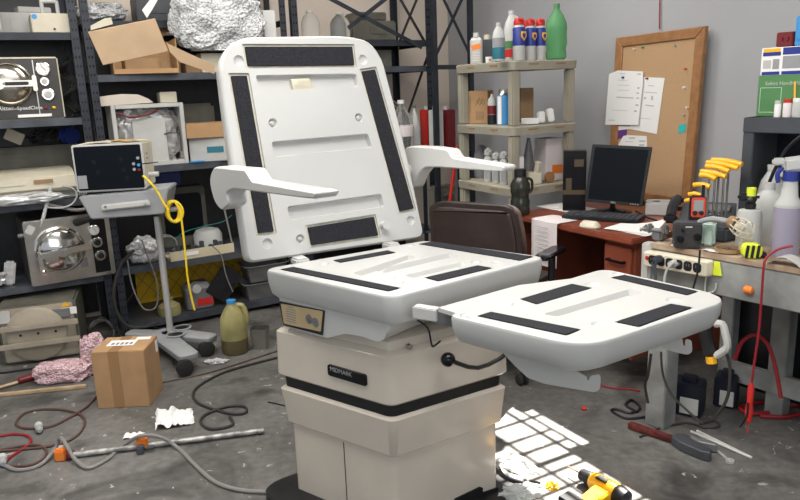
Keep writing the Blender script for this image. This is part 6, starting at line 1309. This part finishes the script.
for k in range(9): m.box((.024*math.cos(k*2.4)*(k % 3)/2, .024*math.sin(k*2.4)*(k % 3)/2, .012+.002*(k % 2)), (.02, .007, .006), rz=k*.9, bev=.001)
q_ = m.build('metal_bits', M_['steel'], t); q_['kind'] = 'stuff'
for k, (x_, y_, lb) in enumerate(((712, 251, 'white paper scrap at the bench edge in front of the mint box'), (681, 247.5, 'white paper scrap at the bench edge in front of the black control box'))):
    p_ = ONV(x_, y_, BQ(.2, .03), WB); p_.z = ZW+.001; m = MB(); m.sheet(6, 4, lambda u, v: Vector(((u-.5)*.07, (v-.5)*.035, .003+.006*abs(noise.noise(Vector((u*4, v*4, k*3.3))))))); simple('paper_scrap', lb, 'paper', p_, WB+.3*k, m, M_['paper'])
P = BQ(.345, .11, ZW+.001); m = MB(); m.box((0, 0, .02), (.06, .04, .04), bev=.006); m.box((.0, 0, .045), (.03, .02, .012), bev=.003); simple('connector_block', 'cream connector block behind the dark metal fitting on the bench', 'connector', P, WB, m, M_['beige'])
P = BQ(.53, .03, ZW+.001); m = MB(); m.sheet(10, 6, lambda u, v: Vector(((u-.5)*.12, (v-.5)*.06-.01, .004+.028*math.sin(u*pi)))); simple('paper_curl', 'curled grey-white paper at the bench edge under the tape measure', 'paper', P, WB, m, M_['lgrey'])
# red test lead and reel
P = BQ(.70, .06, ZW+.001); t = thing('test_lead', 'red test lead with a red grip hanging from the bench to the floor', 'test lead', P, WB); inv = MW[t.name].inverted()
m = MB(); m.tube([inv @ bpt(x, y, d) for x, y, d in ((793, 246, .04), (779, 249, .02), (768, 256, -.01), (764, 265, -.03), (762, 290, -.035), (759, 330, -.035), (754, 365, -.035), (751, 388, -.035))], .0045); tl(t, 'lead_cable', m, 'redc')
m = MB(); a_, b_ = inv @ bpt(751.5, 383, -.035), inv @ bpt(748, 424, -.035); m.lathe_ax([(.006, 0), (.012, .02), (.010, .08), (.014, .1), (.012, .15), (.003, .16), (.002, .20)], a_, b_-a_, 14); tl(t, 'probe_grip', m, 'red'); m = MB(); m.blob((.03, .02, .03), (.05, .04, .03), .1, 2, sub=3); tl(t, 'lead_reel', m, 'redc')
m = MB(); a_, b_ = bpt(748, 403, -.05), bpt(740, 427, -.05); m.tube([a_, a_.lerp(b_, .5)+wx*.01, b_], .004); tag(m.build('black_probe', M_['black']), 'thin black probe tip beside the red test lead grip', 'probe')
# black metal cabinet at the back of the bench with goods on top
zc1 = ZW+.001
ca0 = ONV(739, 190, BQ(.36, .40), WB); cabp = BQ((ca0-bo).dot(wx), .40, zc1); hC = HT(cabp, 117.5)-zc1
cab = thing('open_cabinet', 'dark grey steel cabinet, open and black inside, at the back of the bench', 'cabinet', cabp, WB); cwid, cdp = .75, .215
k = .045
m = MB(); m.box((k/2, cdp/2, hC/2), (k, cdp, hC), bev=.003); m.build('side_panel', M_['dgrey'], cab); m = MB(); m.box((cwid-k/2, cdp/2, hC/2), (k, cdp, hC), bev=.003); m.build('side_panel', M_['dgrey'], cab)
m = MB(); m.box((cwid/2, cdp/2, hC-.03), (cwid, cdp+.01, .06), bev=.003); m.build('top_panel', M_['dgrey'], cab); m = MB(); m.box((cwid/2, cdp-.01, hC/2-.03), (cwid-2*k, .012, hC-.08)); m.build('back_panel', M_['navy'], cab)
m = MB(); m.tube([(.12, -.02, .06), (.12, -.03, hC*.35), (.19, -.03, hC*.75), (.30, -.02, hC*.93), (.45, -.0, hC*.95)], .007); o = m.build('black_cable', M_['black']); place(o, cabp, WB); tag(o, 'black cable arching across the open dark cabinet', 'cable')
topz = zc1+hC+.001
def ctf(x0, x1, yt, d=.02, ang=WB): return fitp(x0, x1, yt, topz, cabp, WB, d, ang)
P, w, h = ctf(757, 806, 75, .08); t = thing('green_box', 'green carton with white lettering on top of the dark cabinet', 'box', P, WB); w = max(w, .2); m = MB(); m.box((0, .07, h/2), (w, .13, h), bev=.002); tl(t, 'carton_body', m, 'green')
text('Select Handheld', .021, FRONT(-w*.5+.098, .0042, h*.80), M_['lgrey'], t)
m = MB()
for (x_, z_, a_, b_) in ((-w*.44, h*.4, .002, h*.6), (-w*.02, h*.4, .002, h*.6), (-w*.23, h*.7, w*.42, .002), (-w*.23, h*.1, w*.42, .002)): m.box((x_, .0045, z_), (a_, .001, b_))
tl(t, 'carton_outline', m, 'mint'); gz = P.z+h+.001
P2_, w2, h2 = fitp(761, 800, 47, gz, cabp, WB, .085); t = thing('blue_label_box', 'white carton with blue and yellow bands on top of the green carton', 'box', P2_, WB); w2 = max(w2, .16)
m = MB(); m.box((0, .06, h2/2), (w2, .11, h2), bev=.002); tl(t, 'carton_body', m, 'paper')
for c, x_, z_, a_, b_ in (('blue', -w2*.24, .77, w2*.44, .14), ('hexy', -w2*.24, .90, w2*.42, .13), ('blue', -w2*.24, .07, w2*.44, .12), ('blue', w2*.26, .85, w2*.46, .26), ('blue', w2*.26, .07, w2*.46, .12), ('grey', w2*.26, .45, w2*.44, .45), ('grey', -w2*.12, .4, w2*.16, .36), ('lgrey', -w2*.34, .4, w2*.2, .3)):
    m = MB(); m.box((x_, .0046, h2*z_), (a_, .001, h2*b_)); tl(t, 'label_band', m, c)
gz2 = gz+h2+.001
P3_, w3, h3 = fitp(775.5, 792, 32, gz2, cabp, WB, .09); m = MB(); m.box((0, .05, h3/2), (w3, .09, h3), bev=.003); m.box((-w3*.15, .003, h3*.55), (w3*.12, .006, h3*.25)); m.box((w3*.2, .003, h3*.55), (w3*.12, .006, h3*.25)); simple('red_box', 'small reddish-brown box topmost of the stack on the dark cabinet', 'box', P3_, WB, m, M_['card3']) if False else simple('red_box', 'small reddish-brown box topmost of the stack on the dark cabinet', 'box', P3_, WB, m, M_['dred'])
P4_, w4, h4 = fitp(794.5, 813, 15, gz2, cabp, WB, .095); m = MB(); m.box((.0, .05, h4/2), (w4, .09, h4), bev=.004); m.box((0, .003, h4*.5), (w4*.7, .004, h4*.6)); simple('blue_binder', 'blue box file at the right edge on top of the carton stack', 'box file', P4_, WB, m, M_['lblue'])
for k, (x0, x1, yt, c, cc_, lb) in enumerate(((768.5, 777, 101, 'paper', None, 'plain white jar, leftmost of the jars on the dark cabinet'), (777, 788, 99.5, 'skin', 'red', 'jar with a red lid on the dark cabinet'), (786, 801, 98.5, 'steel', 'paper', 'wide jar with a white lid at the right end of the dark cabinet top'))):
    P, w, h = ctf(x0, x1, yt, -.0); P += wy*.04; t = thing('jar', lb, 'jar', P, 0); r = w/2*.78; m = MB(); m.lathe([(r*.95, 0), (r, .004), (r, h*.72), (r*.9, h*.8), (r*.9, h*.82), (.001, h*.82)], 22); tl(t, 'jar_body', m, c if k != 2 else 'frost'); m = MB(); m.lathe([(r*.96, h*.8), (r*.96, h), (.001, h)], 22); tl(t, 'jar_lid', m, cc_ or 'white')
a_ = ONV(794.5, 110, cabp+wy*.072, WB); b_ = ONV(795, 83, cabp+wy*.072, WB); m = MB(); m.cyl(a_, b_, .004, n=8); m.cyl(b_, b_+FZ*.008, .004, .001, n=8); tag(m.build('pencil', M_['hexy']), 'yellow pencil standing in front of the green carton', 'pencil')
# hot glue gun hanging below the bench
t0 = ONV(718, 345, BQ(.26, -.07), WB); t = thing('glue_gun', 'white and black hand tool with an orange tip hanging under the bench', 'hand tool', (t0.x, t0.y, t0.z), WB); inv = MW[t.name].inverted()
gp = lambda x, y, d=0.0: inv @ (ONV(x, y, BQ(.26, -.07+d), WB))
m = MB(); m.tube([gp(715, 324), gp(722, 324), gp(725, 332), gp(727.5, 346), (gp(722, 352)), gp(716, 356)], .014, smooth=3); tl(t, 'tool_frame', m, 'lgrey'); m = MB(); m.tube([gp(704.5, 328), gp(707, 340), gp(710, 354)], .024, smooth=3); tl(t, 'tool_grip', m, 'black'); m = MB(); m.tube([gp(711, 356), gp(712, 363)], .02); tl(t, 'tool_tip', m, 'hexy')
m = MB(); m.tube([ONV(x, y, BQ(.28, -.05), WB) for x, y in ((727, 354), (730, 368), (729, 390), (724, 405), (714, 418))], .006); tag(m.build('tool_cable', M_['dcable']), 'dark cable hanging down from the hand tool under the bench', 'cable')
# things under the bench
for k, (x0, x1, yt, yb, c, lb) in enumerate(((681, 710, 392, 411, 'navy', 'blue battery box with a white label under the bench, the left one'), (722, 744, 388, 403, 'navy', 'blue battery box with a white label under the bench, the right one'))):
    P, w, h = fit(x0, x1, yt-12, yb, 0, WB+R(20)); t = thing('battery_box', lb, 'battery', P-wy*.08+FZ*.001, WB+R(20), 'blue battery boxes under the bench'); h = max(h, .14); m = MB(); m.box((0, .055, h/2), (w, .11, h), bev=.006); m.box((0, .05, h+.012), (w*.5, .05, .024), bev=.004); tl(t, 'battery_case', m, c); m = MB(); m.box((w*.1, -.001, h*.34), (w*.62, .003, h*.5)); tl(t, 'battery_label', m, 'lgrey')
def floort(name, label, pix, r, m, cat='cable'): return fcable(name, label, pix, r, m, None, cat)
floort('red_hose', 'red hose coiled on the floor under the right end of the bench', ((800, 398), (775, 402), (755, 403), (740, 408), (752, 414), (775, 411), (798, 405), (803, 412), (785, 417), (760, 416)), .009, 'redc', 'hose')
ltube_b = lambda name, label, cat, pix, r, m, d: tag((lambda k: (k.tube([ONV(x, y, BQ(.3, d), WB) for x, y in pix], r), k.build(name, M_[m]))[1])(MB()), label, cat)
ltube_b('red_hose', 'red hose rising in a loop behind the bench legs', 'hose', ((735, 360), (742, 342), (755, 335), (768, 345), (776, 370), (781, 398)), .008, 'redc', .25)
ltube_b('leg_cable', 'black cable drooping in front of the near bench leg', 'cable', ((661, 352), (663, 375), (672, 395), (690, 413), (703, 424)), .005, 'dcable', -.02)
ltube_b('leg_lead', 'black lead hanging down the face of the near bench leg', 'cable', ((651, 354), (648, 375), (645, 385), (648, 403)), .006, 'black', -.05)
floort('floor_cable', 'black cable tangle on the floor left of the near bench leg', ((648, 416), (638, 418), (625, 418), (612, 411), (616, 409), (630, 413), (640, 408), (632, 400), (626, 405), (638, 412)), .006, 'black')
floort('floor_cable', 'grey-black cable arcing on the floor in front of the blue battery boxes', ((640, 437), (655, 430), (672, 425), (690, 423), (706, 428), (719, 426), (714, 421), (700, 424)), .005, 'dcable')
floort('red_cable', 'thin red cable on the floor behind the leg rest', ((600, 385), (612, 388), (628, 389), (640, 391)), .005, 'redc')
# pipe wrench, rods, bottle cap
a, b = AT(629, 424, .02), AT(716, 453, .02); d_ = b-a; L_ = d_.length; t = thing('pipe_wrench', 'heavy pipe wrench with a worn red handle lying on the floor', 'wrench', (a.x, a.y, 0), math.atan2(d_.y, d_.x))
m = MB(); m.slab([(0, -.015), (L_*.55, -.013), (L_*.55, .013), (0, .015)], [(.004, .003), (.008, 0), (.026, 0), (.03, .003)], rad=.006); tl(t, 'handle', m, 'wornred')
m = MB(); m.slab([(L_*.53, -.02), (L_*.66, -.045), (L_*.92, -.06), (L_, -.05), (L_*.98, -.02), (L_*.80, -.012), (L_*.68, .03), (L_*.55, .024)], [(.002, .004), (.006, 0), (.038, 0), (.042, .004)], rad=.008); tl(t, 'fixed_jaw', m, 'dgrey'); m = MB(); m.slab([(L_*.60, .02), (L_*.70, .025), (L_*.80, .015), (L_*.97, .03), (L_*.97, .05), (L_*.78, .055), (L_*.62, .05)], [(.004, .004), (.008, 0), (.034, 0), (.038, .004)], rad=.008); tl(t, 'hook_jaw', m, 'mgrey'); m = MB(); m.cyl((L_*.60, .025, .02), (L_*.68, .028, .02), .022, n=14); tl(t, 'adjuster_nut', m, 'wornred')
for k, (p_, q_, lb) in enumerate((((691, 431.5), (752, 458), 'longest of the steel rods on the floor right of the pipe wrench'), ((697, 431), (748, 456), 'steel rod lying close beside the longest rod'))):
    a, b = AT(*p_, .006), AT(*q_, .006); m = MB(); m.cyl(a, b, .0065, n=10); tag(m.build('steel_rod', M_['rodm']), lb, 'rod', 'steel rods on the floor')
a, b = AT(705, 440, .006), AT(730, 461, .006); d_ = b-a; t = thing('spanner', 'small chrome spanner on the floor beneath the steel rods', 'spanner', (a.x, a.y, 0), math.atan2(d_.y, d_.x)); m = MB(); m.box((d_.length/2, 0, .005), (d_.length, .012, .007), bev=.002); m.lathe([(.016, .001), (.016, .011), (.008, .011), (.008, .001)], 18, (d_.length, 0, 0)); m.lathe([(.013, .001), (.013, .010), (.007, .010), (.007, .001)], 18); tl(t, 'spanner_body', m, 'rodm')
p = AT(584, 410, 0); m = MB(); m.lathe([(.010, 0), (.011, .002), (.011, .010), (.009, .012), (.001, .012)], 16); simple('bottle_cap', 'small red bottle cap on the floor beyond the sunlit patch', 'cap', p+FZ*.001, 0, m, M_['red'])
# cordless drill lying in the sun
da_, db_ = AT(583, 475, .035), AT(622, 497, .035); d_ = db_-da_; L_ = .19; ang = math.atan2(d_.y, d_.x)
dr_ = thing('cordless_drill', 'yellow and black cordless drill lying on the sunlit floor', 'drill', (da_.x, da_.y, 0), ang); z_ = .036
dl_ = d_.length
m = MB(); m.lathe_ax([(.012, 0), (.022, .006), (.024, .03), (.028, .05), (.026, .062)], (-.012, 0, z_), (1, 0, 0), 20); tl(dr_, 'chuck', m, 'black'); m = MB(); m.lathe_ax([(.003, -.06), (.003, 0)], (-.012, 0, z_), (1, 0, 0), 8); tl(dr_, 'drill_bit', m, 'oak')
m = MB(); m.lathe_ax([(.028, .045), (.034, .055), (.036, dl_-.03), (.034, dl_-.02)], (0, 0, z_), (1, 0, 0), 20); tl(dr_, 'motor_housing', m, 'hexy'); m = MB(); m.lathe_ax([(.034, dl_-.022), (.036, dl_-.01), (.03, dl_+.02), (.012, dl_+.03), (.001, dl_+.03)], (0, 0, z_), (1, 0, 0), 20); m.box((dl_*.55, -.01, z_+.034), (.05, .03, .006), bev=.003); tl(dr_, 'rear_cap', m, 'black')
m = MB(); m.slab([(dl_*.45, -.02), (dl_*.85, -.02), (dl_*.95, -.16), (dl_*.62, -.16)], [(.014, .006), (.02, 0), (.046, 0), (.052, .006)], rad=.012); tl(dr_, 'grip', m, 'hexy'); m = MB(); m.slab([(dl_*.40, -.15), (dl_*1.08, -.15), (dl_*1.1, -.21), (dl_*.42, -.21)], [(.002, .004), (.008, 0), (.062, 0), (.068, .004)], rad=.01); tl(dr_, 'battery_pack', m, 'black'); m = MB(); m.box((dl_*.48, -.05, .034), (.014, .03, .02), bev=.004); tl(dr_, 'trigger', m, 'black')
text('DEWALT', .016, Matrix.Translation((dl_*.62, .006, z_+.0365)) @ Matrix.Rotation(0, 4, 'X'), M_['gloss'], dr_)
# rope mop and wrapper by the chair foot
p = AT(508, 478, .034); m = MB()
for k in range(9):
    m.tube([Vector((.09*(i/7-.5)*2+.01*math.sin(k+i), -.05+.011*k+.012*math.sin(i*.9+k), .012+.022*math.sin(pi*i/7)+.01*math.sin(k*2.1+i))) for i in range(8)], .009, n=6)
simple('white_rope', 'bundle of white rope strands beside the chair foot plate', 'rope', AT(512, 476, .0)+FZ*.028, R(-50), m, M_['paper'])
p = AT(522, 497, .034); m = MB(); m.blob((0, 0, .02), (.065, .035, .02), .5, 3, sub=5, seed=41, floor=0); t = simple('plastic_wrapper', 'crumpled white wrapper lying on the black foot plate', 'wrapper', p, R(10), m, M_['frost'])
m = MB(); m.blob((0.115, .01, .016), (.022, .018, .014), .4, 3, sub=4, seed=9, floor=.0); simple('yellow_packet', 'small yellow packet beside the crumpled white wrapper', 'packet', p+FZ*.004, R(10), m, M_['hexy'])
